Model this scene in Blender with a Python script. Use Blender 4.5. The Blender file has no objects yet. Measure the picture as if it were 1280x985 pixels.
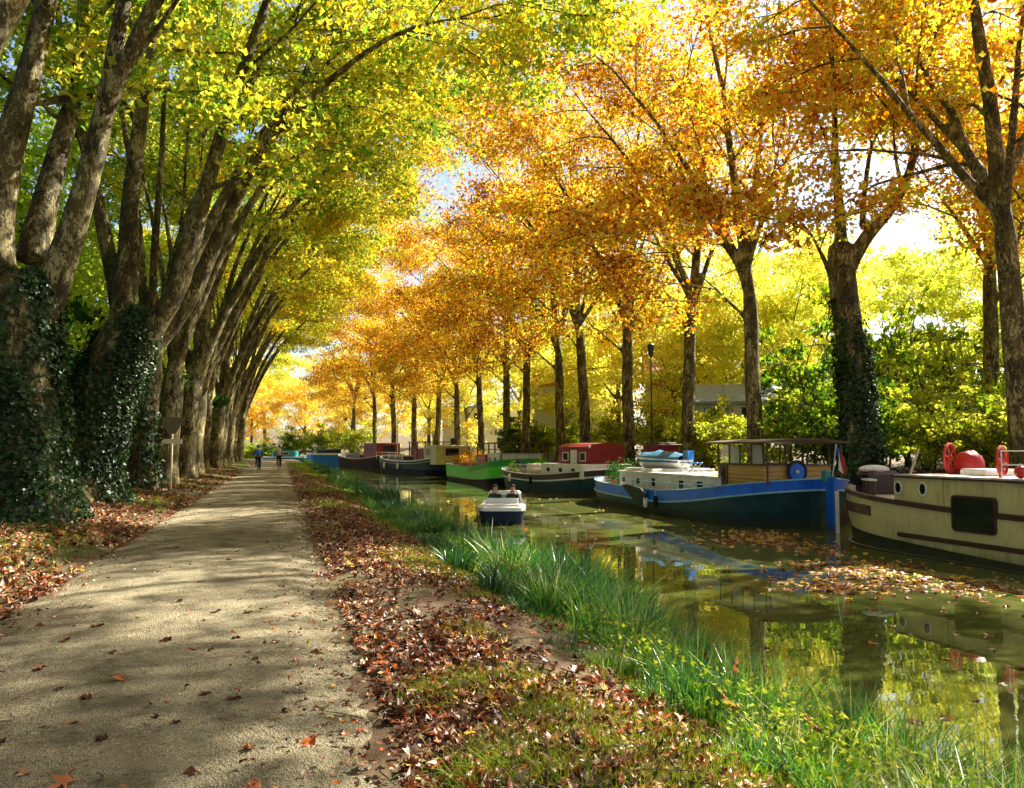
import bpy, math, random
import numpy as np
from mathutils import Vector, Matrix
PI = math.pi
rng = np.random.default_rng(7)
random.seed(7)
sc = bpy.context.scene
COL = sc.collection
WATER = -0.8

# ------------------------------------------------------------------ materials
def new_mat(name):
    m = bpy.data.materials.new(name); m.use_nodes = True
    nt = m.node_tree; nt.nodes.clear()
    out = nt.nodes.new('ShaderNodeOutputMaterial')
    return m, nt, out
def N(nt, t, **kw):
    n = nt.nodes.new(t)
    for k, v in kw.items():
        if k.startswith('i_'):
            n.inputs[k[2:].replace('_', ' ')].default_value = v
        else: setattr(n, k, v)
    return n
def ramp(nt, stops, interp='LINEAR'):
    r = nt.nodes.new('ShaderNodeValToRGB'); r.color_ramp.interpolation = interp
    e = r.color_ramp.elements
    while len(e) < len(stops): e.new(0.5)
    for el, (p, c) in zip(e, stops):
        el.position = p; el.color = (c[0], c[1], c[2], 1)
    return r
def noise(nt, scale, detail=4, rough=.55, coord='Object', vec=None):
    if vec is None:
        tc = nt.nodes.new('ShaderNodeTexCoord'); vec = tc.outputs[coord]
    n = nt.nodes.new('ShaderNodeTexNoise'); n.inputs['Scale'].default_value = scale
    n.inputs['Detail'].default_value = detail; n.inputs['Roughness'].default_value = rough
    nt.links.new(vec, n.inputs['Vector']); return n
def math_n(nt, op, a, b=None, clamp=False):
    m = nt.nodes.new('ShaderNodeMath'); m.operation = op; m.use_clamp = clamp
    for i, v in enumerate((a, b)):
        if v is None: continue
        if isinstance(v, (int, float)): m.inputs[i].default_value = v
        else: nt.links.new(v, m.inputs[i])
    return m.outputs[0]
def paint(name, col, rough=.45, var=.25, scale=3.0, bump=.0, metallic=0, dirt=None, spec=.5, scum=False):
    m, nt, out = new_mat(name)
    b = N(nt, 'ShaderNodeBsdfPrincipled'); b.inputs['Roughness'].default_value = rough
    b.inputs['Metallic'].default_value = metallic; b.inputs['Specular IOR Level'].default_value = spec
    n = noise(nt, scale, 6, .65)
    lo = [c*(1-var) for c in col]; hi = [min(1, c*(1+var*.5)) for c in col]
    stops = [(.3, lo), (.65, hi)]
    r = ramp(nt, stops); nt.links.new(n.outputs['Fac'], r.inputs['Fac'])
    src = r.outputs['Color']
    if dirt:
        tc = N(nt, 'ShaderNodeTexCoord'); mp = N(nt, 'ShaderNodeMapping'); mp.inputs['Scale'].default_value = (6, 6, .8)
        nt.links.new(tc.outputs['Object'], mp.inputs['Vector'])
        n2 = noise(nt, 1.3, 6, .7, vec=mp.outputs['Vector'])
        r2 = ramp(nt, [(.52, (0, 0, 0)), (.72, (.7, .7, .7))]); nt.links.new(n2.outputs['Fac'], r2.inputs['Fac'])
        mx = N(nt, 'ShaderNodeMix', data_type='RGBA'); nt.links.new(r2.outputs['Color'], mx.inputs['Factor'])
        nt.links.new(src, mx.inputs['A']); mx.inputs['B'].default_value = (*dirt, 1); src = mx.outputs['Result']
    if scum:   # weed and rust line above the water, dented plates
        tc = N(nt, 'ShaderNodeTexCoord'); sz = N(nt, 'ShaderNodeSeparateXYZ'); nt.links.new(tc.outputs['Object'], sz.inputs[0])
        mp = N(nt, 'ShaderNodeMapping'); mp.inputs['Scale'].default_value = (3, 3, .5); nt.links.new(tc.outputs['Object'], mp.inputs['Vector'])
        n5 = noise(nt, 2.2, 6, .75, vec=mp.outputs['Vector'])
        q = math_n(nt, 'SUBTRACT', math_n(nt, 'MULTIPLY', n5.outputs['Fac'], .75), sz.outputs['Z'])
        r6 = ramp(nt, [(.0, (0, 0, 0)), (.30, (.85, .85, .85))]); nt.links.new(q, r6.inputs['Fac'])
        mx = N(nt, 'ShaderNodeMix', data_type='RGBA'); nt.links.new(r6.outputs['Color'], mx.inputs['Factor']); nt.links.new(src, mx.inputs['A']); mx.inputs['B'].default_value = (.06, .055, .025, 1); src = mx.outputs['Result']
        n6 = noise(nt, 1.1, 2, .5); bp = N(nt, 'ShaderNodeBump'); bp.inputs['Strength'].default_value = .5; bp.inputs['Distance'].default_value = .05
        nt.links.new(n6.outputs['Fac'], bp.inputs['Height']); nt.links.new(bp.outputs['Normal'], b.inputs['Normal'])
    nt.links.new(src, b.inputs['Base Color'])
    if bump:
        bp = N(nt, 'ShaderNodeBump'); bp.inputs['Strength'].default_value = bump; bp.inputs['Distance'].default_value = .02
        n3 = noise(nt, scale*6, 5, .6); nt.links.new(n3.outputs['Fac'], bp.inputs['Height'])
        nt.links.new(bp.outputs['Normal'], b.inputs['Normal'])
    nt.links.new(b.outputs['BSDF'], out.inputs['Surface'])
    return m

def leaf_mat(name, stops, nscale=.22, transl=.55, wn=.75, wr=.45, gloss=0.0, tboost=1.2, xbias=0.0):
    """autumn leaf: colour by leaf (attribute rnd), by clump (noise) and by tree (object colour red = turn)"""
    m, nt, out = new_mat(name)
    at = N(nt, 'ShaderNodeAttribute', attribute_name='rnd')
    oi = N(nt, 'ShaderNodeObjectInfo')
    tc = N(nt, 'ShaderNodeTexCoord')
    add = N(nt, 'ShaderNodeVectorMath', operation='ADD'); nt.links.new(tc.outputs['Object'], add.inputs[0])
    sc2 = N(nt, 'ShaderNodeVectorMath', operation='SCALE'); sc2.inputs['Scale'].default_value = 37
    nt.links.new(oi.outputs['Color'], sc2.inputs[0]); nt.links.new(sc2.outputs['Vector'], add.inputs[1])
    n = noise(nt, nscale, 3, .6, vec=add.outputs['Vector'])
    sep = N(nt, 'ShaderNodeSeparateColor'); nt.links.new(oi.outputs['Color'], sep.inputs['Color'])
    a = math_n(nt, 'MULTIPLY', math_n(nt, 'SUBTRACT', n.outputs['Fac'], .5), wn*2)
    b = math_n(nt, 'MULTIPLY', math_n(nt, 'SUBTRACT', at.outputs['Fac'], .5), wr)
    f = math_n(nt, 'ADD', math_n(nt, 'ADD', a, b), sep.outputs['Red'])
    if xbias:
        sx = N(nt, 'ShaderNodeSeparateXYZ'); nt.links.new(tc.outputs['Object'], sx.inputs[0])
        f = math_n(nt, 'ADD', f, math_n(nt, 'MULTIPLY', sx.outputs['X'], xbias))
    r = ramp(nt, stops); nt.links.new(f, r.inputs['Fac'])
    d = N(nt, 'ShaderNodeBsdfDiffuse'); nt.links.new(r.outputs['Color'], d.inputs['Color'])
    t = N(nt, 'ShaderNodeBsdfTranslucent')
    g = N(nt, 'ShaderNodeHueSaturation'); g.inputs['Value'].default_value = tboost; g.inputs['Saturation'].default_value = 1.1
    nt.links.new(r.outputs['Color'], g.inputs['Color']); nt.links.new(g.outputs['Color'], t.inputs['Color'])
    mx = N(nt, 'ShaderNodeMixShader'); mx.inputs[0].default_value = transl
    nt.links.new(d.outputs[0], mx.inputs[1]); nt.links.new(t.outputs[0], mx.inputs[2])
    last = mx
    if gloss:
        gl = N(nt, 'ShaderNodeBsdfGlossy'); gl.inputs['Roughness'].default_value = .35
        m2 = N(nt, 'ShaderNodeMixShader'); m2.inputs[0].default_value = gloss
        nt.links.new(mx.outputs[0], m2.inputs[1]); nt.links.new(gl.outputs[0], m2.inputs[2]); last = m2
    nt.links.new(last.outputs[0], out.inputs['Surface'])
    return m

def bark_mat(name, dark=(.03, .022, .009), mid=(.085, .068, .024), light=(.34, .29, .13)):
    m, nt, out = new_mat(name)
    tc = N(nt, 'ShaderNodeTexCoord'); mp = N(nt, 'ShaderNodeMapping'); mp.inputs['Scale'].default_value = (1, 1, .45)
    nt.links.new(tc.outputs['Object'], mp.inputs['Vector'])
    n1 = noise(nt, 2.6, 7, .68, vec=mp.outputs['Vector'])
    n2 = noise(nt, 9, 6, .7, vec=mp.outputs['Vector'])
    v = N(nt, 'ShaderNodeTexVoronoi'); v.inputs['Scale'].default_value = 6.5
    ad = N(nt, 'ShaderNodeVectorMath', operation='ADD'); nt.links.new(mp.outputs['Vector'], ad.inputs[0])
    nt.links.new(n2.outputs['Color'], ad.inputs[1]); nt.links.new(ad.outputs['Vector'], v.inputs['Vector'])
    sp = N(nt, 'ShaderNodeSeparateColor'); nt.links.new(v.outputs['Color'], sp.inputs['Color'])
    f = math_n(nt, 'ADD', math_n(nt, 'MULTIPLY', n1.outputs['Fac'], .7), math_n(nt, 'MULTIPLY', sp.outputs['Red'], .34))
    r = ramp(nt, [(.42, dark), (.47, mid), (.60, (mid[0]*1.3, mid[1]*1.3, mid[2]*1.15)), (.64, light)])
    nt.links.new(f, r.inputs['Fac'])
    b = N(nt, 'ShaderNodeBsdfPrincipled'); b.inputs['Roughness'].default_value = .8; b.inputs['Specular IOR Level'].default_value = .3
    nt.links.new(r.outputs['Color'], b.inputs['Base Color'])
    bp = N(nt, 'ShaderNodeBump'); bp.inputs['Strength'].default_value = .7; bp.inputs['Distance'].default_value = .05
    hh = math_n(nt, 'ADD', n2.outputs['Fac'], math_n(nt, 'MULTIPLY', sp.outputs['Red'], .4))
    nt.links.new(hh, bp.inputs['Height']); nt.links.new(bp.outputs['Normal'], b.inputs['Normal'])
    nt.links.new(b.outputs[0], out.inputs['Surface'])
    return m

M = {}
GRN, YGR, YEL, GOL, ORA, RUS = (.09, .20, .02), (.26, .34, .03), (.56, .47, .03), (.66, .40, .03), (.56, .20, .02), (.34, .085, .015)
M['fol_left'] = leaf_mat('autumn_foliage_green_gold', [(0, (.13, .26, .04)), (.22, (.32, .42, .06)), (.42, (.58, .57, .09)), (.68, (.76, .62, .10)), (.85, GOL), (1, ORA)], wn=.7, wr=.75, xbias=.012, nscale=.32)
M['fol_right'] = leaf_mat('autumn_foliage_orange', [(0, (.42, .48, .05)), (.25, (.74, .64, .12)), (.46, (.78, .52, .10)), (.62, (.76, .35, .07)), (.80, (.60, .21, .04)), (.93, (.36, .11, .03)), (1, (.22, .09, .04))], wn=.6, wr=.95, xbias=-.018, nscale=.38)
M['fol_back'] = leaf_mat('autumn_foliage_yellow', [(0, (.28, .42, .06)), (.35, (.55, .60, .10)), (.6, (.82, .76, .18)), (.8, (.82, .64, .14)), (1, (.76, .38, .06))], wn=.5, wr=.4)
M['fol_green'] = leaf_mat('green_foliage', [(0, (.018, .07, .015)), (.3, (.06, .14, .02)), (.6, (.24, .34, .04)), (1, (.56, .56, .09))], nscale=.9, wn=.9, wr=.6)
M['ivy'] = leaf_mat('ivy_leaf', [(0, (.008, .022, .005)), (.5, (.018, .05, .010)), (1, (.06, .12, .03))], nscale=1, transl=.12, gloss=.035)
M['litter'] = leaf_mat('fallen_leaf', [(0, (.045, .018, .01)), (.22, (.11, .035, .016)), (.42, (.24, .07, .03)), (.56, (.46, .12, .03)), (.68, (.32, .17, .085)), (.87, (.52, .35, .22)), (1, (.68, .42, .04))], nscale=1.2, transl=.12, wn=.3, wr=1.0, gloss=.05)
M['grass'] = leaf_mat('grass_blade', [(0, (.015, .06, .015)), (.3, (.04, .15, .03)), (.55, (.11, .30, .04)), (.80, (.28, .46, .07)), (.95, (.48, .52, .14)), (1, (.70, .62, .34))], nscale=.8, transl=.35, wn=.7, wr=1.1, gloss=.08)
M['moss'] = leaf_mat('short_grass', [(0, (.06, .14, .015)), (.5, (.18, .28, .025)), (1, (.42, .42, .07))], nscale=1, transl=.3, wn=.5, wr=.7)
M['bark'] = bark_mat('plane_bark')
M['bark2'] = bark_mat('plane_bark_dark', (.04, .032, .018), (.12, .10, .05), (.26, .22, .12))

def ground_mat():
    m, nt, out = new_mat('leafy_ground')
    n = noise(nt, .8, 8, .7); n2 = noise(nt, 14, 5, .7)
    r = ramp(nt, [(.32, (.045, .035, .018)), (.46, (.12, .065, .03)), (.56, (.10, .085, .03)), (.70, (.10, .13, .03))])
    f = math_n(nt, 'ADD', math_n(nt, 'MULTIPLY', n.outputs['Fac'], .65), math_n(nt, 'MULTIPLY', n2.outputs['Fac'], .35))
    nt.links.new(f, r.inputs['Fac'])
    b = N(nt, 'ShaderNodeBsdfPrincipled'); b.inputs['Roughness'].default_value = .9
    nt.links.new(r.outputs['Color'], b.inputs['Base Color'])
    bp = N(nt, 'ShaderNodeBump'); bp.inputs['Strength'].default_value = .8; bp.inputs['Distance'].default_value = .05
    nt.links.new(n2.outputs['Fac'], bp.inputs['Height']); nt.links.new(bp.outputs['Normal'], b.inputs['Normal'])
    nt.links.new(b.outputs[0], out.inputs['Surface']); return m
def path_mat():
    m, nt, out = new_mat('compacted_gravel')
    n = noise(nt, .55, 6, .6); n2 = noise(nt, 55, 4, .75)
    v = N(nt, 'ShaderNodeTexVoronoi'); v.inputs['Scale'].default_value = 85
    tc = N(nt, 'ShaderNodeTexCoord'); nt.links.new(tc.outputs['Object'], v.inputs['Vector'])
    mp = N(nt, 'ShaderNodeMapping'); mp.inputs['Scale'].default_value = (1.6, .12, 1)
    nt.links.new(tc.outputs['Object'], mp.inputs['Vector']); n3 = noise(nt, 1.2, 5, .6, vec=mp.outputs['Vector'])
    f = math_n(nt, 'ADD', math_n(nt, 'MULTIPLY', n.outputs['Fac'], .35), math_n(nt, 'MULTIPLY', n2.outputs['Fac'], .4))
    f = math_n(nt, 'ADD', f, math_n(nt, 'MULTIPLY', n3.outputs['Fac'], .25))
    r = ramp(nt, [(.36, (.15, .125, .072)), (.5, (.27, .23, .142)), (.64, (.42, .365, .24))])
    nt.links.new(f, r.inputs['Fac'])
    b = N(nt, 'ShaderNodeBsdfPrincipled'); b.inputs['Roughness'].default_value = .85; b.inputs['Specular IOR Level'].default_value = .25
    # worn stony patches, damp dark areas and single pebbles
    n4 = noise(nt, 2.1, 7, .72); r4 = ramp(nt, [(.40, (.55, .56, .52)), (.52, (1, 1, 1)), (.66, (1.12, 1.10, 1.06))]); nt.links.new(n4.outputs['Fac'], r4.inputs['Fac'])
    v2 = N(nt, 'ShaderNodeTexVoronoi'); v2.inputs['Scale'].default_value = 34; nt.links.new(tc.outputs['Object'], v2.inputs['Vector'])
    sp = N(nt, 'ShaderNodeSeparateColor'); nt.links.new(v2.outputs['Color'], sp.inputs['Color'])
    r5 = ramp(nt, [(.0, (.45, .42, .36)), (.12, (1, 1, 1)), (.86, (1, 1, 1)), (1, (1.5, 1.45, 1.35))]); nt.links.new(sp.outputs['Red'], r5.inputs['Fac'])
    m1 = N(nt, 'ShaderNodeMix', data_type='RGBA', blend_type='MULTIPLY'); m1.inputs['Factor'].default_value = 1; nt.links.new(r.outputs['Color'], m1.inputs['A']); nt.links.new(r4.outputs['Color'], m1.inputs['B'])
    m2 = N(nt, 'ShaderNodeMix', data_type='RGBA', blend_type='MULTIPLY'); m2.inputs['Factor'].default_value = .7; nt.links.new(m1.outputs['Result'], m2.inputs['A']); nt.links.new(r5.outputs['Color'], m2.inputs['B'])
    nt.links.new(m2.outputs['Result'], b.inputs['Base Color'])
    bp = N(nt, 'ShaderNodeBump'); bp.inputs['Strength'].default_value = .9; bp.inputs['Distance'].default_value = .016
    h = math_n(nt, 'ADD', math_n(nt, 'ADD', v.outputs['Distance'], n2.outputs['Fac']), math_n(nt, 'MULTIPLY', v2.outputs['Distance'], .8))
    nt.links.new(h, bp.inputs['Height']); nt.links.new(bp.outputs['Normal'], b.inputs['Normal'])
    nt.links.new(b.outputs[0], out.inputs['Surface']); return m
def water_mat():
    m, nt, out = new_mat('canal_water')
    tc = N(nt, 'ShaderNodeTexCoord')
    mp = N(nt, 'ShaderNodeMapping'); mp.inputs['Scale'].default_value = (.55, 1.0, 1); nt.links.new(tc.outputs['Object'], mp.inputs['Vector'])
    n1 = noise(nt, .9, 3, .5, vec=mp.outputs['Vector']); n2 = noise(nt, 5.5, 3, .5, vec=mp.outputs['Vector'])
    big = noise(nt, .13, 3, .5)
    amp = ramp(nt, [(.4, (.12, .12, .12)), (.65, (1, 1, 1))]); nt.links.new(big.outputs['Fac'], amp.inputs['Fac'])
    h = math_n(nt, 'ADD', math_n(nt, 'MULTIPLY', n1.outputs['Fac'], .8), math_n(nt, 'MULTIPLY', math_n(nt, 'MULTIPLY', n2.outputs['Fac'], .16), amp.outputs['Color']))
    # wake rings of the little boat
    sx = N(nt, 'ShaderNodeVectorMath', operation='DISTANCE'); nt.links.new(tc.outputs['Object'], sx.inputs[0]); sx.inputs[1].default_value = (7.0, 26.5, 0)
    w = math_n(nt, 'SINE', math_n(nt, 'MULTIPLY', sx.outputs['Value'], 5.5))
    fall = math_n(nt, 'DIVIDE', .22, math_n(nt, 'ADD', math_n(nt, 'MULTIPLY', sx.outputs['Value'], sx.outputs['Value']), 3.0))
    h = math_n(nt, 'ADD', h, math_n(nt, 'MULTIPLY', w, fall))
    bp = N(nt, 'ShaderNodeBump'); bp.inputs['Strength'].default_value = .085; bp.inputs['Distance'].default_value = .06
    nt.links.new(h, bp.inputs['Height'])
    b = N(nt, 'ShaderNodeBsdfPrincipled'); b.inputs['Roughness'].default_value = .015; b.inputs['IOR'].default_value = 1.85
    b.inputs['Specular IOR Level'].default_value = .9
    r = ramp(nt, [(.35, (.075, .09, .018)), (.65, (.14, .16, .04))]); nt.links.new(big.outputs['Fac'], r.inputs['Fac'])
    nt.links.new(r.outputs['Color'], b.inputs['Base Color']); nt.links.new(bp.outputs['Normal'], b.inputs['Normal'])
    nt.links.new(b.outputs[0], out.inputs['Surface']); return m
def wood_mat(name, c0, c1, sc=(1, .12, 9)):
    m, nt, out = new_mat(name)
    tc = N(nt, 'ShaderNodeTexCoord'); mp = N(nt, 'ShaderNodeMapping'); mp.inputs['Scale'].default_value = sc
    nt.links.new(tc.outputs['Object'], mp.inputs['Vector']); n = noise(nt, 3, 6, .6, vec=mp.outputs['Vector'])
    r = ramp(nt, [(.35, c0), (.65, c1)]); nt.links.new(n.outputs['Fac'], r.inputs['Fac'])
    w = N(nt, 'ShaderNodeTexWave', wave_type='BANDS', bands_direction='Z'); w.inputs['Scale'].default_value = 2.6
    nt.links.new(tc.outputs['Object'], w.inputs['Vector'])
    bp = N(nt, 'ShaderNodeBump'); bp.inputs['Strength'].default_value = .5; bp.inputs['Distance'].default_value = .02
    nt.links.new(w.outputs['Fac'], bp.inputs['Height'])
    b = N(nt, 'ShaderNodeBsdfPrincipled'); b.inputs['Roughness'].default_value = .5
    nt.links.new(r.outputs['Color'], b.inputs['Base Color']); nt.links.new(bp.outputs['Normal'], b.inputs['Normal'])
    nt.links.new(b.outputs[0], out.inputs['Surface']); return m
def glass_mat():
    m, nt, out = new_mat('window_glass')
    g = N(nt, 'ShaderNodeBsdfGlossy'); g.inputs['Roughness'].default_value = .03; g.inputs['Color'].default_value = (.9, .95, .95, 1)
    t = N(nt, 'ShaderNodeBsdfTransparent'); t.inputs['Color'].default_value = (.8, .84, .8, 1)
    mx = N(nt, 'ShaderNodeMixShader'); mx.inputs[0].default_value = .22
    nt.links.new(t.outputs[0], mx.inputs[1]); nt.links.new(g.outputs[0], mx.inputs[2]); nt.links.new(mx.outputs[0], out.inputs['Surface'])
    return m
def milky():
    m, nt, out = new_mat('milky_plastic_pane'); d = N(nt, 'ShaderNodeBsdfTranslucent'); d.inputs['Color'].default_value = (.85, .84, .76, 1)
    e = N(nt, 'ShaderNodeBsdfDiffuse'); e.inputs['Color'].default_value = (.75, .74, .68, 1); t = N(nt, 'ShaderNodeBsdfTransparent')
    a = N(nt, 'ShaderNodeMixShader'); nt.links.new(d.outputs[0], a.inputs[1]); nt.links.new(e.outputs[0], a.inputs[2])
    b = N(nt, 'ShaderNodeMixShader'); b.inputs[0].default_value = .38; nt.links.new(a.outputs[0], b.inputs[1]); nt.links.new(t.outputs[0], b.inputs[2]); nt.links.new(b.outputs[0], out.inputs['Surface']); return m
M['milky'] = milky()
M['ground'] = ground_mat(); M['path'] = path_mat(); M['water'] = water_mat(); M['glass'] = glass_mat()
M['cream'] = paint('cream_hull_paint', (.54, .49, .22), .4, .2, 1.5, dirt=(.26, .17, .07), scum=True)
M['wine'] = paint('dark_red_brown_paint', (.05, .02, .016), .4, .3)
M['blackgreen'] = paint('black_green_paint', (.012, .028, .018), .55, .3, spec=.2, scum=True)
M['blue'] = paint('blue_hull_paint', (.010, .14, .72), .35, .3, 2, dirt=(.02, .06, .12), scum=True)
M['paleblue'] = paint('pale_blue_line', (.22, .46, .55), .45, .2)
M['teal'] = paint('dark_teal_paint', (.018, .06, .068), .5, .4, 2, dirt=(.03, .02, .012), spec=.25, scum=True)
M['black'] = paint('black_paint', (.010, .010, .012), .6, .3, spec=.15)
M['white'] = paint('white_paint', (.74, .72, .67), .4, .15, 2, dirt=(.38, .28, .18))
M['white2'] = paint('clean_white_gelcoat', (.80, .80, .78), .25, .05)
M['red'] = paint('red_paint', (.50, .018, .015), .4, .25)
M['dred'] = paint('dark_red_paint', (.25, .02, .02), .45, .3)
M['green'] = paint('bright_green_paint', (.09, .72, .02), .4, .2, 2, dirt=(.05, .25, .02), scum=True)
M['green2'] = paint('deep_green_paint', (.012, .32, .015), .4, .2, 2)
M['brownhull'] = paint('dull_brown_hull', (.05, .022, .014), .65, .3, spec=.12, scum=True)
M['skyblue'] = paint('bright_blue_paint', (.012, .17, .62), .4, .15, 2)
M['teal2'] = paint('teal_boat_paint', (.02, .25, .24), .4, .15, 2)
M['deck'] = paint('grey_deck', (.34, .32, .29), .7, .3, 4, bump=.2)
M['palewood'] = paint('pale_deck_paint', (.62, .54, .47), .6, .25, 4, bump=.2)
M['wood'] = wood_mat('varnished_wood_boards', (.38, .20, .045), (.58, .34, .09))
M['dwood'] = wood_mat('dark_brown_wood', (.06, .028, .014), (.12, .06, .03))
M['tarp'] = paint('blue_tarpaulin', (.03, .17, .30), .55, .35, 5, bump=.6)
M['steel'] = paint('galvanised_steel', (.45, .45, .43), .4, .2, 5, metallic=.6)
M['dark'] = paint('dark_window_glass', (.008, .009, .01), .08, .1, spec=.8)
M['rope'] = paint('rope', (.42, .36, .24), .9, .3, 20)
M['rubber'] = paint('rubber', (.02, .02, .02), .7, .2)
M['skin'] = paint('skin', (.55, .33, .23), .55, .1)
M['hair'] = paint('brown_hair', (.09, .05, .025), .6, .3, 20)
M['navy'] = paint('navy_cloth', (.015, .022, .06), .85, .2, 12)
M['bluecloth'] = paint('blue_cloth', (.02, .12, .38), .85, .2, 12)
M['pinkcloth'] = paint('pale_grey_cloth', (.42, .36, .40), .85, .2, 12)
M['blackcloth'] = paint('black_cloth', (.02, .02, .025), .85, .2, 12)
M['terracotta'] = paint('terracotta', (.42, .16, .08), .8, .3, 8)
M['plaster'] = paint('cream_plaster', (.62, .56, .45), .85, .15, 1)
M['plaster_w'] = paint('white_plaster', (.78, .78, .76), .85, .1, 1)
M['brick'] = paint('pink_brick_wall', (.50, .24, .15), .85, .2, 6)
M['slate'] = paint('blue_grey_roof', (.20, .25, .32), .6, .3, 6)
M['signback'] = paint('dull_olive_metal', (.15, .13, .07), .6, .3, 6)
M['pole'] = paint('pale_weathered_post', (.75, .68, .45), .6, .2, 6)
M['lamp'] = paint('dark_iron', (.03, .022, .02), .5, .3, 6)

# ------------------------------------------------------------------ mesh helpers
def link(o, parent=None):
    COL.objects.link(o)
    if parent is not None: o.parent = parent
    return o
def tag(o, label=None, cat=None, group=None, kind=None):
    if label: o['label'] = label
    if cat: o['category'] = cat
    if group: o['group'] = group
    if kind: o['kind'] = kind
    return o
def empty(name, loc=(0, 0, 0), rz=0, label=None, cat=None, group=None):
    o = bpy.data.objects.new(name, None); o.empty_display_size = .3
    link(o); o.location = loc; o.rotation_euler = (0, 0, rz)
    return tag(o, label, cat, group)
class MB:
    def __init__(s): s.v = []; s.f = []; s.m = []; s.mats = []; s.n = 0
    def mi(s, m):
        if m not in s.mats: s.mats.append(m)
        return s.mats.index(m)
    def add(s, v, f, m):
        i = s.mi(m); b = s.n
        s.v.extend([tuple(map(float, p)) for p in v]); s.n += len(v)
        for q in f: s.f.append([b+int(k) for k in q]); s.m.append(i)
    def box(s, c, size, m, rz=0, bev=0, taper=1, rx=0):
        x, y, z = [d/2 for d in size]
        if bev:
            b = min(bev, x*.9, y*.9, z*.9)
            pts = [(-x+b, -y), (x-b, -y), (x, -y+b), (x, y-b), (x-b, y), (-x+b, y), (-x, y-b), (-x, -y+b)]
        else: pts = [(-x, -y), (x, -y), (x, y), (-x, y)]
        n = len(pts); V = []
        lv = [(-z, 1), (z, taper)] if not bev else [(-z, 1), (z-b, taper), (z, taper*(1-b/max(x, y)))]
        for zz, k in lv:
            for p in pts: V.append((p[0]*k, p[1]*k, zz))
        F = [list(range(n))[::-1], [(len(lv)-1)*n+i for i in range(n)]]
        for l in range(len(lv)-1):
            for i in range(n): F.append([l*n+i, l*n+(i+1) % n, (l+1)*n+(i+1) % n, (l+1)*n+i])
        R = Matrix.Rotation(rz, 3, 'Z') @ Matrix.Rotation(rx, 3, 'X')
        s.add([R @ Vector(p)+Vector(c) for p in V], F, m); return s
    def tube(s, pts, r, m, seg=8, cap=True):
        V, F = tube_geo(pts, r, seg, cap); s.add(V, F, m); return s
    def ellipsoid(s, c, r, m, nu=12, nv=8, fn=None):
        V = []; F = []
        for j in range(nv+1):
            th = PI*j/nv
            for i in range(nu):
                ph = 2*PI*i/nu; p = Vector((math.sin(th)*math.cos(ph), math.sin(th)*math.sin(ph), math.cos(th)))
                k = fn(p) if fn else 1
                V.append((c[0]+p.x*r[0]*k, c[1]+p.y*r[1]*k, c[2]+p.z*r[2]*k))
        for j in range(nv):
            for i in range(nu): F.append([j*nu+i, (j+1)*nu+i, (j+1)*nu+(i+1) % nu, j*nu+(i+1) % nu])
        s.add(V, F, m); return s
    def disc(s, c, r, axis, m, th=.03, seg=20, ry=None):
        a = Vector(axis).normalized(); u = a.orthogonal().normalized() if abs(a.z) > .9 else Vector((0, 0, 1)); w = a.cross(u)
        V = []; ry = ry or r
        for k in (-.5, .5):
            for i in range(seg):
                t = 2*PI*i/seg; V.append(Vector(c)+a*th*k+w*math.cos(t)*r+u*math.sin(t)*ry)
        F = [list(range(seg))[::-1], list(range(seg, 2*seg))]+[[i, (i+1) % seg, seg+(i+1) % seg, seg+i] for i in range(seg)]
        s.add(V, F, m); return s
    def ring(s, c, r, axis, rr, m, seg=20, ry=None):
        a = Vector(axis).normalized(); u = Vector((0, 0, 1)) if abs(a.z) < .9 else Vector((1, 0, 0)); w = a.cross(u); ry = ry or r
        pts = [Vector(c)+w*math.cos(2*PI*i/seg)*r+u*math.sin(2*PI*i/seg)*ry for i in range(seg+1)]
        return s.tube(pts, rr, m, 6, False)
    def build(s, name, parent=None, smooth=False):
        me = bpy.data.meshes.new(name); me.from_pydata(s.v, [], s.f)
        for m in s.mats: me.materials.append(m)
        me.polygons.foreach_set('material_index', s.m)
        if smooth: me.polygons.foreach_set('use_smooth', [True]*len(s.f))
        me.update(); return link(bpy.data.objects.new(name, me), parent)
def tube_geo(pts, r, seg=8, cap=True, rough=0, flare=None, rs=None):
    P = np.array([tuple(p) for p in pts], float); n = len(P)
    R = np.full(n, r, float) if np.isscalar(r) else np.array(r, float)
    T = np.gradient(P, axis=0); T /= np.linalg.norm(T, axis=1)[:, None]+1e-9
    u = np.cross(T[0], (0, 1, 0) if abs(T[0][1]) < .9 else (1, 0, 0)); u /= np.linalg.norm(u)
    V = []; th = np.linspace(0, 2*PI, seg, endpoint=False)
    for i in range(n):
        u = u-T[i]*np.dot(u, T[i]); u /= np.linalg.norm(u)+1e-9; w = np.cross(T[i], u)
        rr = np.full(seg, R[i])
        if rough and rs is not None:
            rr = rr*(1+rough*(np.sin(3*th+rs[0]+P[i][2]*.35)+.6*np.sin(5*th+rs[1]-P[i][2]*.6)+.35*np.sin(9*th+rs[2]+P[i][2]*1.4)+.5*np.sin(P[i][2]*2.1+2*th+rs[3])))
        if flare:
            zz = max(0, P[i][2]-P[0][2]-.1)
            e = math.exp(-zz/flare[0]); rr = rr*(1+flare[1]*e*(1+.55*np.cos(flare[2]*th+flare[3])+.3*np.cos((flare[2]+3)*th)))
        V.append(P[i]+rr[:, None]*(np.cos(th)[:, None]*u+np.sin(th)[:, None]*w))
    V = np.concatenate(V); F = []
    for i in range(n-1):
        for k in range(seg):
            k2 = (k+1) % seg; F.append([i*seg+k, i*seg+k2, (i+1)*seg+k2, (i+1)*seg+k])
    if cap: F.append(list(range(seg))[::-1]); F.append([(n-1)*seg+k for k in range(seg)])
    return V, F

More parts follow.
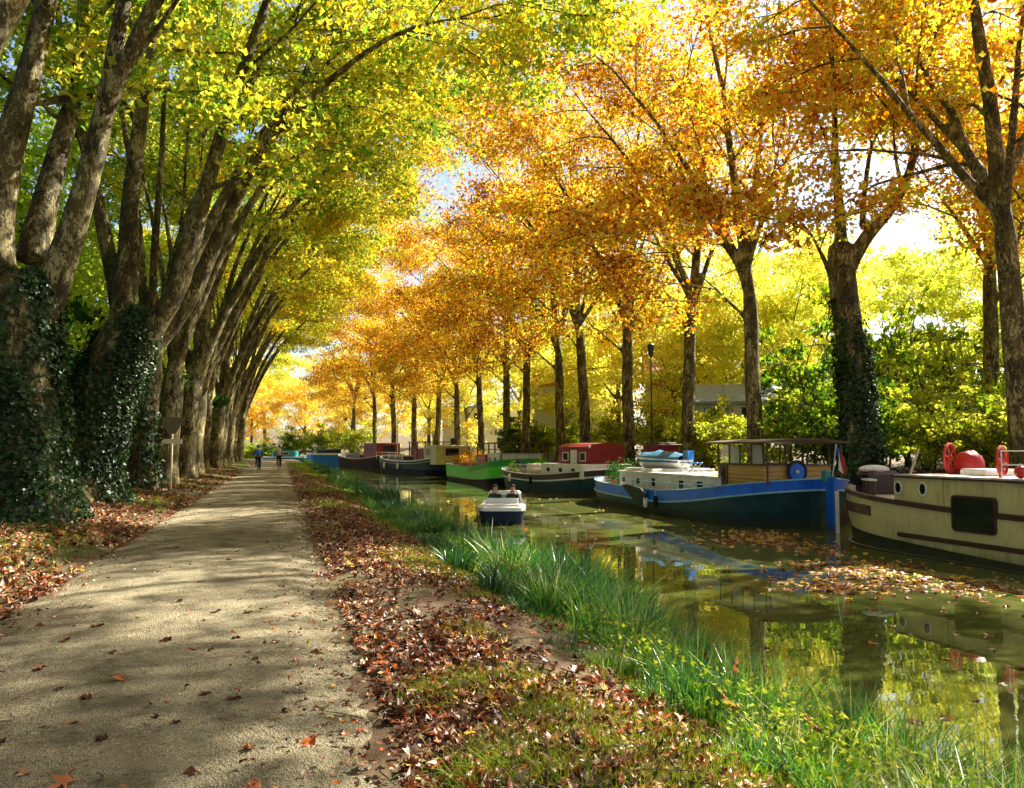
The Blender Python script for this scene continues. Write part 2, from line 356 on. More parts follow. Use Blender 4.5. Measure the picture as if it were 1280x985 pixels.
LEAF_C = np.array([(0, 0, 0), (-.5, .32, .10), (-.2, .5, .02), (0, 1, -.08), (.2, .5, .02), (.5, .32, .10)])
LEAF_T = np.array([(0, 2, 1), (0, 3, 2), (0, 4, 3), (0, 5, 4)])
# five lobed plane leaf for the ground
_a = [(0, 0), (-.16, .10), (-.52, .06), (-.36, .28), (-.60, .56), (-.27, .52), (-.20, .72), (0, 1.0), (.20, .72), (.27, .52), (.60, .56), (.36, .28), (.52, .06), (.16, .10)]
LOBE_C = np.array([(x, y, .30*x*x+.10*(y-.4)**2) for x, y in _a]+[(0, .38, -.02)])
LOBE_T = np.array([(14, (i+1) % 14, i) for i in range(14)])
def leaf_mesh(name, pos, nrm, size, mat, shape='kite', rnd=None, spin=None, parent=None, rg=rng, curl=None):
    C, T = (LEAF_C, LEAF_T) if shape == 'kite' else (LOBE_C, LOBE_T)
    n = len(pos); nv = len(C)
    nrm = nrm/(np.linalg.norm(nrm, axis=1)[:, None]+1e-9)
    a = rg.normal(size=(n, 3)); u = np.cross(nrm, a); u /= np.linalg.norm(u, axis=1)[:, None]+1e-9
    if spin is not None:
        u = spin-nrm*np.sum(spin*nrm, axis=1)[:, None]; u /= np.linalg.norm(u, axis=1)[:, None]+1e-9
    w = np.cross(nrm, u)
    s = np.broadcast_to(size, (n,))[:, None, None]
    cz = np.ones(n) if curl is None else curl
    V = pos[:, None, :]+s*(C[None, :, 0, None]*w[:, None, :]+(C[None, :, 1, None]-.4)*u[:, None, :]+C[None, :, 2, None]*cz[:, None, None]*nrm[:, None, :])
    V = V+rg.normal(size=V.shape)*s*(.10 if shape == 'lobe' else .05)
    V = V.reshape(-1, 3)
    F = (T[None]+(np.arange(n)*nv)[:, None, None]).reshape(-1)
    nt = len(T)*n
    me = bpy.data.meshes.new(name); me.vertices.add(len(V)); me.vertices.foreach_set('co', V.astype(np.float32).ravel())
    me.loops.add(nt*3); me.loops.foreach_set('vertex_index', F.astype(np.int32))
    me.polygons.add(nt); me.polygons.foreach_set('loop_start', np.arange(0, nt*3, 3, dtype=np.int32))
    me.update(calc_edges=True)
    at = me.attributes.new('rnd', 'FLOAT', 'FACE')
    rr = rg.random(n) if rnd is None else rnd
    at.data.foreach_set('value', np.repeat(rr, len(T)).astype(np.float32))
    me.materials.append(mat)
    if parent is False: return me
    return link(bpy.data.objects.new(name, me), parent)
def blades(name, base, height, lean, width, mat, parent=None, rg=rng, seg=3, rnd=None):
    n = len(base)
    az = rg.random(n)*2*PI; side = np.stack([np.cos(az), np.sin(az), np.zeros(n)], 1)
    V = np.zeros((n, 2*seg+1, 3)); 
    for k in range(seg+1):
        t = k/seg; c = base+np.stack([lean[:, 0]*t*t, lean[:, 1]*t*t, height*(t-.18*t*t*np.linalg.norm(lean, axis=1)/np.maximum(height, .01))], 1)
        wd = (width*(1-t)**.6)[:, None]
        if k < seg: V[:, 2*k] = c-side*wd; V[:, 2*k+1] = c+side*wd
        else: V[:, 2*seg] = c
    T = []
    for k in range(seg-1): T += [(2*k, 2*k+1, 2*k+3), (2*k, 2*k+3, 2*k+2)]
    T.append((2*seg-2, 2*seg-1, 2*seg)); T = np.array(T)
    F = (T[None]+(np.arange(n)*(2*seg+1))[:, None, None]).reshape(-1); nt = len(T)*n
    me = bpy.data.meshes.new(name); me.vertices.add(n*(2*seg+1)); me.vertices.foreach_set('co', V.astype(np.float32).ravel())
    me.loops.add(nt*3); me.loops.foreach_set('vertex_index', F.astype(np.int32))
    me.polygons.add(nt); me.polygons.foreach_set('loop_start', np.arange(0, nt*3, 3, dtype=np.int32)); me.update(calc_edges=True)
    at = me.attributes.new('rnd', 'FLOAT', 'FACE'); at.data.foreach_set('value', np.repeat(rg.random(n) if rnd is None else rnd, len(T)).astype(np.float32))
    me.materials.append(mat); return link(bpy.data.objects.new(name, me), parent)

# ------------------------------------------------------------------ terrain
def far_x(Y): return 18.0-8*np.clip((Y-60)/50, 0, None)**2
def near_x(Y): return 4.15-.05*np.clip(Y-112, 0, None)**2
def path_shift(Y): return -.03*np.clip(Y-102, 0, None)**2
def wob(X, Y): return .5*np.sin(X*1.7+Y*.31)+.3*np.sin(Y*1.13-X*.6)+.3*np.sin(X*3.1+Y*2.3+1)
def ground_z(X, Y):
    X = np.asarray(X, float); Y = np.asarray(Y, float)
    fx = far_x(Y); nx = near_x(Y); sh = path_shift(Y); Xp = X-sh
    zl = np.interp(Xp, [-60, -20, -9, -5.5, -3.6, -3.0, -2.6, .6, .85, 1.4, 2.2], [1.2, .5, .42, .34, .15, .06, 0, 0, .03, .07, .07])
    zl = zl+.05*wob(X, Y)*np.clip((np.abs(Xp+1)-1.8)/1.2, 0, 1)
    d = nx-X
    bank = np.interp(d, [-3, -.8, 0, .5, 1.1, 1.9, 2.6], [-1.9, -1.5, -.86, -.55, -.28, -.06, .07])
    zl = np.where(d < 2.6, np.minimum(bank+.04*wob(X, Y), zl+0*bank), zl)
    dr = X-fx
    zr = np.interp(dr, [-3, -.4, 0, .3, 1.5, 6, 14, 40, 200], [-1.9, -1.5, -.95, -.2, .1, .35, .7, 3.0, 9.0])+.05*wob(X*.5, Y*.5)*(dr > 0)
    mid = (nx+fx)/2
    return np.where(X < mid, zl, zr)
xs = np.unique(np.concatenate([[-400, -200, -100, -60, -40, -30, -22, -16, -12], np.arange(-10, -2.4, .35), np.arange(-2.4, .6, .6), np.arange(.6, 5.2, .17), np.arange(5.2, 17, 1.4), np.arange(17, 22, .3), [24, 27, 31, 36, 42, 50, 70, 100, 150, 250, 400]]))
ys = np.unique(np.concatenate([[-400, -150, -60, -30, -15, -5], np.arange(0, 30, .35), np.arange(30, 60, .8), np.arange(60, 170, 1.6), [180, 200, 240, 300, 400, 600, 900]]))
GX, GY = np.meshgrid(xs, ys); GZ = ground_z(GX, GY)
nx_, ny_ = len(xs), len(ys)
F = [(j*nx_+i, j*nx_+i+1, (j+1)*nx_+i+1, (j+1)*nx_+i) for j in range(ny_-1) for i in range(nx_-1)]
me = bpy.data.meshes.new('ground'); me.from_pydata(np.stack([GX, GY, GZ], -1).reshape(-1, 3).tolist(), [], F)
me.materials.append(M['ground']); me.polygons.foreach_set('use_smooth', [True]*len(F)); tag(link(bpy.data.objects.new('ground', me)), kind='structure')
# path sheet with ragged edges
pv = []; pf = []; ysp = np.concatenate([np.arange(-12, 1.5, .5), np.arange(1.5, 14, .07), np.arange(14, 30, .25), np.arange(30, 125, 1.0)]); cols = [0, .12, .3, .5, .7, .88, 1]
for j, y in enumerate(ysp):
    l = -2.62+.10*math.sin(y*1.3)+.07*math.sin(y*3.7+1)+rng.normal()*.02; r = .58+.08*math.sin(y*.9+2)*.5+.04*math.sin(y*4.1)+rng.normal()*.03
    sh = float(path_shift(y))
    for c in cols:
        x = l+(r-l)*c; pv.append((x+sh, y, .022+.035*(1-(2*c-1)**2)-(.03 if c in (0, 1) else 0)))
nc = len(cols)
pf = [(j*nc+i, j*nc+i+1, (j+1)*nc+i+1, (j+1)*nc+i) for j in range(len(ysp)-1) for i in range(nc-1)]
me = bpy.data.meshes.new('path'); me.from_pydata(pv, [], pf); me.materials.append(M['path']); me.polygons.foreach_set('use_smooth', [True]*len(pf))
tag(link(bpy.data.objects.new('path', me)), kind='structure')
me = bpy.data.meshes.new('water'); me.from_pydata([(-300, -60, WATER), (24, -60, WATER), (24, 260, WATER), (-300, 260, WATER)], [], [(0, 1, 2, 3)])
me.materials.append(M['water']); tag(link(bpy.data.objects.new('water', me)), kind='structure')
# water only shows in the canal: the ground sheet covers it elsewhere

# ------------------------------------------------------------------ trees
def rot_toward(d, axis_az, ang):
    d = Vector(d).normalized(); o = Vector((math.cos(axis_az), math.sin(axis_az), 0)); o = (o-d*o.dot(d))
    if o.length < 1e-3: o = d.orthogonal()
    o.normalize(); return (d*math.cos(ang)+o*math.sin(ang)).normalized()
def curve(p, d, L, n, bend=(0, 0, 0), wobble=.05, rg=random):
    pts = [Vector(p)]; d = Vector(d).normalized(); b = Vector(bend)
    for i in range(n):
        d = (d+b/n+Vector((rg.gauss(0, wobble), rg.gauss(0, wobble), rg.gauss(0, wobble)))).normalized()
        pts.append(pts[-1]+d*L/n)
    return pts
def make_tree(name, trunk, tr, limbs, seed, bark, folmat, leaves=34000, leaf=.2, out=(1, 0), sub=7, twig=5, sublen=5.0, trunk_rough=.05, flare=(.7, .35, 5, 1), droop=-.25, cl=.85, start=.32, minz=4.5, segs=16, fill=0, fillbox=None, upleaf=.5, voxel=.085):
    """returns (trunk mesh, crown mesh). limbs: list of (polyline, r0, r1)"""
    rg = random.Random(seed); nr = np.random.default_rng(seed)
    tb = MB(); clusters = []
    rs = nr.random(4)*6
    mbm = MB(); V, F = tube_geo(trunk, tr, segs, True, trunk_rough, flare, rs); mbm.add(V, F, bark)
    for (pl, r0, r1) in limbs:
        n = len(pl); rad = [r0+(r1-r0)*(i/(n-1))**.8 for i in range(n)]
        V, F = tube_geo(pl, rad, 12, True, .05, None, nr.random(4)*6); (mbm if r0 > .1 else tb).add(V, F, bark)
        Ltot = sum((pl[i+1]-pl[i]).length for i in range(n-1))
        for k in range(sub):
            t = start+(1-start)*(k+rg.random())/sub
            i = min(n-2, int(t*(n-1))); fr = t*(n-1)-i; p = pl[i].lerp(pl[i+1], fr); d = (pl[i+1]-pl[i]).normalized()
            az = math.atan2(out[1], out[0])+rg.gauss(0, 1.3) if rg.random() < .6 else rg.random()*2*PI
            dd = rot_toward(d, az, rg.uniform(.5, 1.0)); L = sublen*rg.uniform(.7, 1.25)*(1.15-.5*t)
            pts = curve(p, dd, L, 7, (0, 0, droop*rg.uniform(.3, 1.6)), .09, rg)
            rb = max(.03, rad[i]*.36)
            V, F = tube_geo(pts, np.linspace(rb, .018, 8), 6, False); tb.add(V, F, bark)
            for q in range(twig):
                tt = .25+.75*(q+rg.random())/twig; a = min(6, int(tt*7)); pp = pts[a].lerp(pts[a+1], tt*7-a)
                td = rot_toward((pts[a+1]-pts[a]), rg.random()*2*PI, rg.uniform(.4, 1.1)); tl = rg.uniform(1.0, 2.2)
                tp = curve(pp, td, tl, 4, (0, 0, rg.uniform(-.5, .1)), .12, rg)
                V, F = tube_geo(tp, np.linspace(.022, .007, 5), 4, False); tb.add(V, F, bark)
                clusters.append((tp[2].lerp(tp[3], .5), cl*rg.uniform(.6, 1.15)))
        clusters.append((pl[-1], cl*1.2)); clusters.append((pl[-2], cl))
    if fill:
        cx, cy, cz, rx, ry, rz = fillbox
        for k in range(fill):
            v = nr.normal(size=3); v /= np.linalg.norm(v); q = nr.random()**.45
            clusters.append((Vector((cx+v[0]*rx*q, cy+v[1]*ry*q, cz+v[2]*rz*q)), cl*rg.uniform(.6, 1.3)))
    clusters = [c for c in clusters if c[0].z > minz]
    C = np.array([tuple(c[0]) for c in clusters]); S = np.array([c[1] for c in clusters])
    w = S**2; idx = nr.choice(len(C), leaves, p=w/w.sum())
    off = nr.normal(size=(leaves, 3)); off /= np.linalg.norm(off, axis=1)[:, None]+1e-9
    off *= (nr.random(leaves)**.6)[:, None]
    pos = C[idx]+off*S[idx][:, None]*np.array([1.25, 1.25, .62])
    nrm = nr.normal(size=(leaves, 3)); nrm[:, 2] += upleaf
    size = leaf*(.5+1.0*nr.random(leaves))
    cm = leaf_mesh(name+'_crown', pos, nrm, size, folmat, parent=False, rg=nr)
    if len(mbm.v):
        o = mbm.build('tmp'); md = o.modifiers.new('r', 'REMESH'); md.mode = 'VOXEL'; md.voxel_size = voxel; md.use_smooth_shade = True
        ms = o.modifiers.new('s', 'SMOOTH'); ms.factor = .5; ms.iterations = 12
        dg = bpy.context.evaluated_depsgraph_get(); ev = o.evaluated_get(dg).to_mesh()
        nvv = len(ev.vertices); co_ = np.empty(nvv*3, np.float32); ev.vertices.foreach_get('co', co_)
        tb.add(co_.reshape(-1, 3), [tuple(p.vertices) for p in ev.polygons], bark); bpy.data.objects.remove(o)
    me = bpy.data.meshes.new(name+'_trunk'); me.from_pydata(tb.v, [], tb.f); me.materials.append(bark)
    me.polygons.foreach_set('use_smooth', [True]*len(tb.f)); me.update()
    return me, cm
def limb_auto(p, az, lean0, lean1, L, rg, n=10, wobble=.035):
    """starts lean0 from the vertical towards azimuth, ends at lean1"""
    pts = [Vector(p)]
    for i in range(n):
        t = i/(n-1); ln = lean0+(lean1-lean0)*t**1.2; a = az+rg.gauss(0, .08)
        d = Vector((math.sin(ln)*math.cos(a), math.sin(ln)*math.sin(a), math.cos(ln)))
        d += Vector((rg.gauss(0, wobble), rg.gauss(0, wobble), 0)); pts.append(pts[-1]+d.normalized()*L/n)
    return pts
def trunk_line(h, lean, rg, n=12, z0=-.4):
    return [Vector((lean[0]*(max(z,0)/h)**1.5+.03*math.sin(z*1.3+lean[0]*9), lean[1]*(max(z,0)/h)**1.5, z)) for z in np.linspace(z0, h, n)]

ORD = ['nearest', 'second', 'third', 'fourth', 'fifth', 'sixth', 'seventh', 'eighth', 'ninth', 'tenth', 'eleventh', 'twelfth', 'thirteenth', 'fourteenth', 'fifteenth', 'sixteenth', 'seventeenth', 'eighteenth', 'nineteenth', 'twentieth', 'twenty-first', 'twenty-second', 'twenty-third', 'twenty-fourth', 'twenty-fifth']
def place_tree(meshes, loc, rz, s, turn, label, group, name='plane_tree', hue=None):
    e = empty(name, loc, rz, label, 'tree', group); e.scale = (s, s, s)
    t = link(bpy.data.objects.new('trunk', meshes[0]), e)
    c = link(bpy.data.objects.new('crown', meshes[1]), e)
    h = hue if hue is not None else random.random()
    c.color = (turn, h, h*.7, 1); return e

# generic left trees: limbs lean over the towpath
left_kinds = []
for k, seed in enumerate((11, 23, 35)):
    rg = random.Random(seed); h = rg.uniform(5.0, 6.2); tl = trunk_line(h, (rg.uniform(.1, .5), rg.uniform(-.2, .2)), rg)
    top = tl[-1]; limbs = []
    for j, (az, l0, l1, L, r) in enumerate([(.1, .30, 1.08, 23, .36), (-.45, .22, .85, 21, .31), (.7, .16, .75, 20, .30), (2.6, .10, .35, 17, .26), (-1.5, .12, .45, 17, .22)]):
        st = tl[-1]*.3+tl[-4]*.7-Vector((0, 0, rg.uniform(-.4, .9)))
        limbs.append((limb_auto(st, az+rg.uniform(-.2, .2), l0+rg.uniform(-.05, .05), l1+rg.uniform(-.1, .1), L*rg.uniform(.92, 1.05), rg), r*.86, .045))
    tr = list(np.interp(np.linspace(0, 1, len(tl)), [0, .5, .75, 1], [.56, .48, .44, .18]))
    left_kinds.append(make_tree('left_plane_%d' % k, tl, tr, limbs, seed, M['bark'], M['fol_left'], leaves=28000, leaf=.18, cl=1.05, out=(1, 0), sub=8, twig=5, sublen=5.4, minz=6.5, start=.46, droop=-.3))
# generic right trees
right_kinds = []
for k, seed in enumerate((51, 62, 73, 84)):
    rg = random.Random(seed); h = rg.uniform(9.0, 11.0); tl = trunk_line(h, (rg.uniform(-.5, .2), rg.uniform(-.4, .4)), rg)
    top = tl[-1]; limbs = []; a0 = rg.random()*6
    for j in range(4):
        az = a0+j*1.57+rg.uniform(-.4, .4)
        limbs.append((limb_auto(top-Vector((0, 0, rg.uniform(.0, 1.6))), az, rg.uniform(.35, .65), rg.uniform(.3, .9), rg.uniform(12, 15), rg), .19, .035))
    limbs.append((limb_auto(top-Vector((0, 0, 1.0)), a0, .05, .2, 18, rg), .30, .04)); limbs.append((limb_auto(top-Vector((0, 0, .9)), PI+rg.uniform(-.3, .3), .45, 1.0, 16, rg), .24, .04))
    limbs.append((limb_auto(tl[-4], PI+rg.uniform(-.6, .6), .8, 1.15, 8, rg), .12, .03))
    tr = list(np.interp(np.linspace(0, 1, 12), [0, .85, 1], [.39, .31, .18]))
    right_kinds.append(make_tree('right_plane_%d' % k, tl, tr, limbs, seed, M['bark'], M['fol_right'], leaves=26000, leaf=.175, cl=1.2, out=(-1, 0), sub=7, twig=5, sublen=5.0, minz=6.5, start=.12, droop=-.45, flare=(.6, .25, 5, 1)))
# bushy yellow trees that stand behind, crown nearly to the ground
back_kinds = []
for k, seed in enumerate((91, 102)):
    rg = random.Random(seed); h = 7.0; tl = trunk_line(h, (.2, .1), rg); limbs = []
    for j in range(5):
        limbs.append((limb_auto(tl[-1]-Vector((0, 0, rg.uniform(0, 2.5))), j*1.26, rg.uniform(.4, .7), rg.uniform(.3, .9), 9, rg), .15, .03))
    back_kinds.append(make_tree('back_tree_%d' % k, tl, list(np.linspace(.3, .2, 12)), limbs, seed, M['bark2'], M['fol_back'], leaves=19000, leaf=.24, sub=6, twig=3, sublen=4.5, minz=1.2, start=.1, droop=-.6, fill=90, fillbox=(0, 0, 9.0, 5.2, 5.2, 8.0), cl=1.05))
# bushes
bush_kinds = []
for k, seed in enumerate((111, 122)):
    rg = random.Random(seed); limbs = []
    for j in range(7): limbs.append((limb_auto(Vector((rg.uniform(-.2, .2), rg.uniform(-.2, .2), .1)), j*.9, rg.uniform(.1, .6), rg.uniform(.4, 1.0), rg.uniform(2.2, 3.4), rg, n=5), .05, .012))
    bush_kinds.append(make_tree('bush_%d' % k, [Vector((0, 0, -.3)), Vector((0, 0, .1)), Vector((0, 0, .5))], [.12, .1, .06], limbs, seed, M['bark2'], M['fol_green'], leaves=5200, leaf=.17, sub=4, twig=3, sublen=1.2, minz=.2, start=.2, droop=-.2, fill=26, fillbox=(0, 0, 1.5, 1.5, 1.5, 1.35), cl=.46, segs=8))

# ---- the two big ivy clad trees at the left, limbs as in the photograph
def ivy(trunk, tr, n, parent, zr, seed, size=.1, side=None, rmul=1.06, taper=True):
    nr = np.random.default_rng(seed); P = np.array([tuple(p) for p in trunk]); tr = np.array(tr)
    t = nr.random(n)*(len(P)-1.001); i = t.astype(int); f = (t-i)[:, None]
    c = P[i]*(1-f)+P[i+1]*f; r = tr[i]*(1-f[:, 0])+tr[i+1]*f[:, 0]
    az = nr.random(n)*2*PI
    if side is not None: az = side+nr.normal(size=n)*.95
    u = np.stack([np.cos(az), np.sin(az), np.zeros(n)], 1)
    zz = c[:, 2]
    k = np.sin(az*3+zz*.9+seed)+np.sin(zz*2.1+az*2)*.7+np.sin(az*7-zz*3.3)*.5
    keep = (zz > zr[0]) & (zz < zr[1]) & (k+nr.normal(size=n)*.45 > -1.25+2.6*np.clip((zz-zr[1]*.6)/(zr[1]*.4), 0, 1))
    fl = .45*np.exp(-np.clip(zz, 0, 9)/.6)
    pos = c+u*(r*(rmul+fl)+nr.random(n)**2*.2)[:, None]
    nrm = u+nr.normal(size=(n, 3))*.45; nrm[:, 2] += .5
    o = leaf_mesh('ivy', pos[keep], nrm[keep], size*(.5+1.3*nr.random(keep.sum())**1.5), M['ivy'], parent=parent, rg=nr)
    o.color = (.45, random.random(), .3, 1); return o
def V3(l): return [Vector(p) for p in l]
def smooth(pl, k=3):
    """catmull rom"""
    P = [pl[0]]+list(pl)+[pl[-1]]; out = []
    for i in range(1, len(P)-2):
        for j in range(k):
            t = j/k; a, b, c, d = P[i-1], P[i], P[i+1], P[i+2]
            out.append(.5*((2*b)+(c-a)*t+(2*a-5*b+4*c-d)*t*t+(3*b-a-3*c+d)*t**3))
    out.append(P[-2]); return out
# tree one, local coordinates from its base (-4.9, 17.9, .3)
t1 = smooth(V3([(0, 0, -.4), (0, 0, 1), (-.15, 0, 2.8), (-.2, .1, 4.2), (-.1, .1, 4.9)]), 4)
l1 = [(smooth(V3([(-.25, 0, 2.6), (-.5, 0, 4.0), (-.62, 0, 5.6), (-.45, .1, 7.4), (-.1, .2, 9.4), (.3, .5, 12.5), (.9, 1, 16), (1.6, 1.2, 20)])), .55, .06),
      (smooth(V3([(.0, 0, 2.2), (.2, 0, 3.6), (.52, 0, 4.8), (.95, -.1, 6.4), (1.35, -.2, 8.4), (1.7, -.3, 11), (2.5, -.4, 15), (3.8, -.2, 19)])), .46, .06),
      (smooth(V3([(-.1, .5, 5.2), (.1, 1.2, 7.5), (.3, 2.0, 10), (.2, 2.8, 14), (.4, 3.2, 18)])), .34, .05),
      (smooth(V3([(1.3, -.2, 8.2), (2.6, -.9, 11), (4.6, -1.6, 14), (7.2, -2.0, 16.5), (9.5, -2, 18)])), .2, .04)]
tr1 = list(np.interp(np.linspace(0, 1, len(t1)), [0, .6, .85, 1], [.78, .72, .60, .3]))
m1 = make_tree('hero_one', t1, tr1, l1, 201, M['bark'], M['fol_left'], leaves=27000, leaf=.18, cl=1.0, sub=8, twig=5, sublen=5.0, minz=8.2, start=.5, trunk_rough=.055, flare=(.6, .5, 5, .4), segs=36, voxel=.06)
e1 = place_tree(m1, (-4.95, 17.9, .3), 0, 1, .26, 'thick plane tree wrapped in ivy, nearest in the left row', 'plane trees along the towpath', hue=.3)
ivy(t1, tr1, 26000, e1, (-.1, 5.6), 5, .085)
# tree two: leaning massive trunk forking into five limbs, base (-4.5, 24, .25)
t2 = smooth(V3([(-.65, 0, -.4), (-.55, 0, .8), (-.2, 0, 2.2), (.35, 0, 3.7), (.75, 0, 4.7), (.9, 0, 5.3)]), 4)
tr2 = list(np.interp(np.linspace(0, 1, len(t2)), [0, .2, .5, .8, 1], [.98, .90, .84, .66, .3]))
l2 = [(smooth(V3([(.2, 0, 2.8), (.4, 0, 4.6), (.55, 0, 6.4), (.55, .1, 8.2), (.75, .2, 11), (1.05, .3, 14.2), (1.5, .4, 18.5), (2.2, .6, 22)])), .44, .07),
      (smooth(V3([(-.1, -.1, 1.8), (.75, -.25, 3.7), (1.3, -.3, 4.7), (1.95, -.3, 6.0), (2.5, -.3, 8.4), (3.1, -.3, 11.0), (3.95, -.2, 14), (5.2, 0, 18), (6.6, .3, 21)])), .45, .07),
      (smooth(V3([(-.1, .1, 1.7), (.95, .25, 3.8), (2.1, .3, 5.6), (2.9, .4, 7.6), (4.0, .5, 10.3), (5.0, .6, 12.2), (6.0, .8, 15), (7.6, 1.2, 19)])), .38, .06),
      (smooth(V3([(.5, .2, 3.4), (.4, .2, 4.9), (.05, .3, 6.6), (-.6, .3, 9.5), (-1.3, .4, 12.2), (-1.8, .5, 16), (-2.2, .6, 20)])), .34, .05),
      (smooth(V3([(3.9, .4, 10.2), (5.6, -.2, 12.0), (7.6, -.8, 13.6), (9.6, -1.0, 14.4), (11.6, -1.1, 14.6)])), .17, .04)]
m2 = make_tree('hero_two', t2, tr2, l2, 202, M['bark'], M['fol_left'], leaves=27000, leaf=.18, cl=1.0, sub=8, twig=5, sublen=5.0, minz=8.4, start=.5, trunk_rough=.07, flare=(.7, .42, 6, 1.3), segs=40, voxel=.065)
e2 = place_tree(m2, (-4.75, 24.0, .25), 0, 1, .28, 'massive leaning plane tree with a black ivy trunk forking into five limbs', 'plane trees along the towpath', hue=.6)
ivy(t2, tr2, 34000, e2, (-.1, 5.4), 8, .085)
rx = random.Random(5)
rootm = MB()
# ---- the rest of the left row
ly = [29.6, 35.4, 41.6, 47.8, 54, 60.4, 66.8, 73.2, 79.6, 86, 92.4, 99, 105.5, 112, 119]
for i, y in enumerate(ly):
    x = -4.7+float(path_shift(y))*1.0+rx.uniform(-.25, .25)
    e = place_tree(left_kinds[i % 3], (x, y, .2), rx.uniform(-.3, .3), rx.uniform(.95, 1.08), rx.uniform(.20, .46),
                   'mottled plane tree with limbs arching over the path, %s in the left row' % ORD[i+2], 'plane trees along the towpath')
    if i == 0:
        tl = [v.co.copy() for v in []]
        ivy([Vector((0, 0, z)) for z in np.linspace(0, 4.5, 8)], [.50]*8, 1300, e, (0, 4.2), 9, .12, side=-.9)
for i, y in enumerate([12.2, 8.6, 5.2, 1.2, -3, -8]):  # unseen trees, added closer together than the visible row to shade the path
    place_tree(left_kinds[(i+1) % 3], (-5.1, y, .2), rx.uniform(-.25, .25), 1.0, .4, 'unseen plane tree added for shade, left row beside or behind the camera', 'unseen shade trees beside the camera')
# ---- right row
# ivy clad tree with its fork, base (20.5, 24.7, .35)
t3 = smooth(V3([(.1, 0, -.4), (0, 0, .6), (-.1, 0, 2.5), (-.35, .05, 5), (-.6, .1, 7.6), (-.6, .1, 8.9)]), 4)
tr3 = list(np.linspace(.60, .46, len(t3)))
l3 = [(smooth(V3([(-.6, .1, 8.2), (-.7, 0, 10), (-.75, .1, 12.5), (-.6, .2, 15.5), (-.9, .3, 20)])), .3, .05),
      (smooth(V3([(-.4, 0, 8.0), (.3, -.2, 9.2), (1.5, -.4, 10.6), (2.3, -.5, 12.4), (2.6, -.6, 14.8), (3.4, -.7, 17.5), (3.9, -.9, 21)])), .33, .05),
      (smooth(V3([(-.8, .1, 7.0), (-1.4, 0, 8.2), (-2.2, -.2, 9.2), (-3.2, -.3, 9.8), (-4.8, -.4, 10.2)])), .16, .04),
      (smooth(V3([(.3, 0, 9.6), (.9, .5, 11.4), (1.6, .9, 13.2), (2.3, 1.0, 14.2), (3.6, 1.3, 16), (5.0, 1.6, 18)])), .17, .04),
      (smooth(V3([(2.4, -.5, 12.4), (3.6, -1.0, 13.0), (5.2, -1.5, 13.2), (7.0, -1.8, 12.6)])), .11, .03)]
m3 = make_tree('hero_three', t3, tr3, l3, 203, M['bark'], M['fol_right'], leaves=29000, leaf=.175, cl=1.05, out=(-1, 0), sub=6, twig=5, sublen=4.6, minz=8.5, start=.3, droop=-.3, flare=(.8, .5, 5, 0), segs=24)
e3 = place_tree(m3, (20.5, 24.7, .3), 0, 1, .42, 'plane tree with dark ivy on its forked trunk, behind the cream barge bow', 'plane trees on the far bank', hue=.2)
ivy(t3, tr3, 16000, e3, (0, 6.8), 12, .13)
ryy = [(17.9, 0), (31.9, 2), (38.2, 3), (45.2, 0), (52.0, 1), (58.2, 2), (66.0, 3), (72, 0), (79, 1), (86, 2), (93, 3), (100, 0), (107, 1), (114, 2), (121, 3)]
for i, (y, k) in enumerate(ryy):
    x = 20.5+(float(far_x(y))-18)*.85+rx.uniform(-.2, .2)
    nm = 'plane tree at the right edge of the photo, nearest in the far bank row' if i == 0 else 'tall plane tree with orange crown, %s from the right in the far bank row' % ORD[i+1]
    e = place_tree(right_kinds[k], (x, y, .25), rx.uniform(-.5, .5), rx.uniform(.94, 1.06), (.34 if i == 0 else .40+.10*math.sin(i*1.7)), nm, 'plane trees on the far bank')
    if i == 0: e.rotation_euler[2] = 4.2
for i, y in enumerate([10.8, 4.6, -2.5]):  # unseen trees added for shadow, the first shrunk to let some sun through
    place_tree(right_kinds[(i+1) % 4], (20.5, y, .25), rx.uniform(0, 6), .82 if i == 0 else 1, .45, 'unseen plane tree added for shade, far bank row outside the right edge', 'unseen shade trees beyond the right edge')
place_tree(right_kinds[1], (29.5, 27.5, .6), 2.0, .92, .36, 'plane tree set back behind the ivy clad trunk', None)
# ---- background trees, right
bk = [(33, 47, 1.0, .5), (31, 56, 1.0, .52), (28.5, 65, 1.05, .55), (28.5, 76, 1, .5), (26, 87, 1, .55), (22.5, 98, 1, .6), (19.5, 109, 1, .6), (38, 37, .9, .38), (31, 50.5, .8, .52), (46, 62, 1.1, .5), (26.5, 51, .75, .5), (46, 34, .62, .3), (44, 26, .5, .15), (54, 40, .7, .15), (60, 28, .55, .1), (25.5, 70.5, .8, .5), (37, 29, .75, .42), (50, 32, .9, .5)]
for i, (x, y, s, t) in enumerate(bk):
    place_tree(back_kinds[i % 2], (x, y, float(ground_z(x, y))-.1), rx.uniform(0, 6), s, t, 'yellow leaved tree beyond the far bank, %s of those behind the plane row' % ORD[i], 'yellow trees behind the far bank', name='broadleaf_tree')
# far end trees
fe = [(-14, 140, .85, .8), (-5, 146, .9, .85), (4, 143, .85, .8), (11, 134, .9, .78), (17, 126, .9, .72), (-26, 146, 1.0, .6), (-3, 160, 1.3, .5), (12, 158, 1.3, .6), (-18, 165, 1.3, .6), (26, 140, 1.3, .6)]
for i, (x, y, s, t) in enumerate(fe):
    place_tree(back_kinds[i % 2], (x, y, .3), rx.uniform(0, 6), s, t, 'golden tree closing the canal view, %s of those at its bend' % ORD[i], 'golden trees at the canal bend', name='broadleaf_tree')
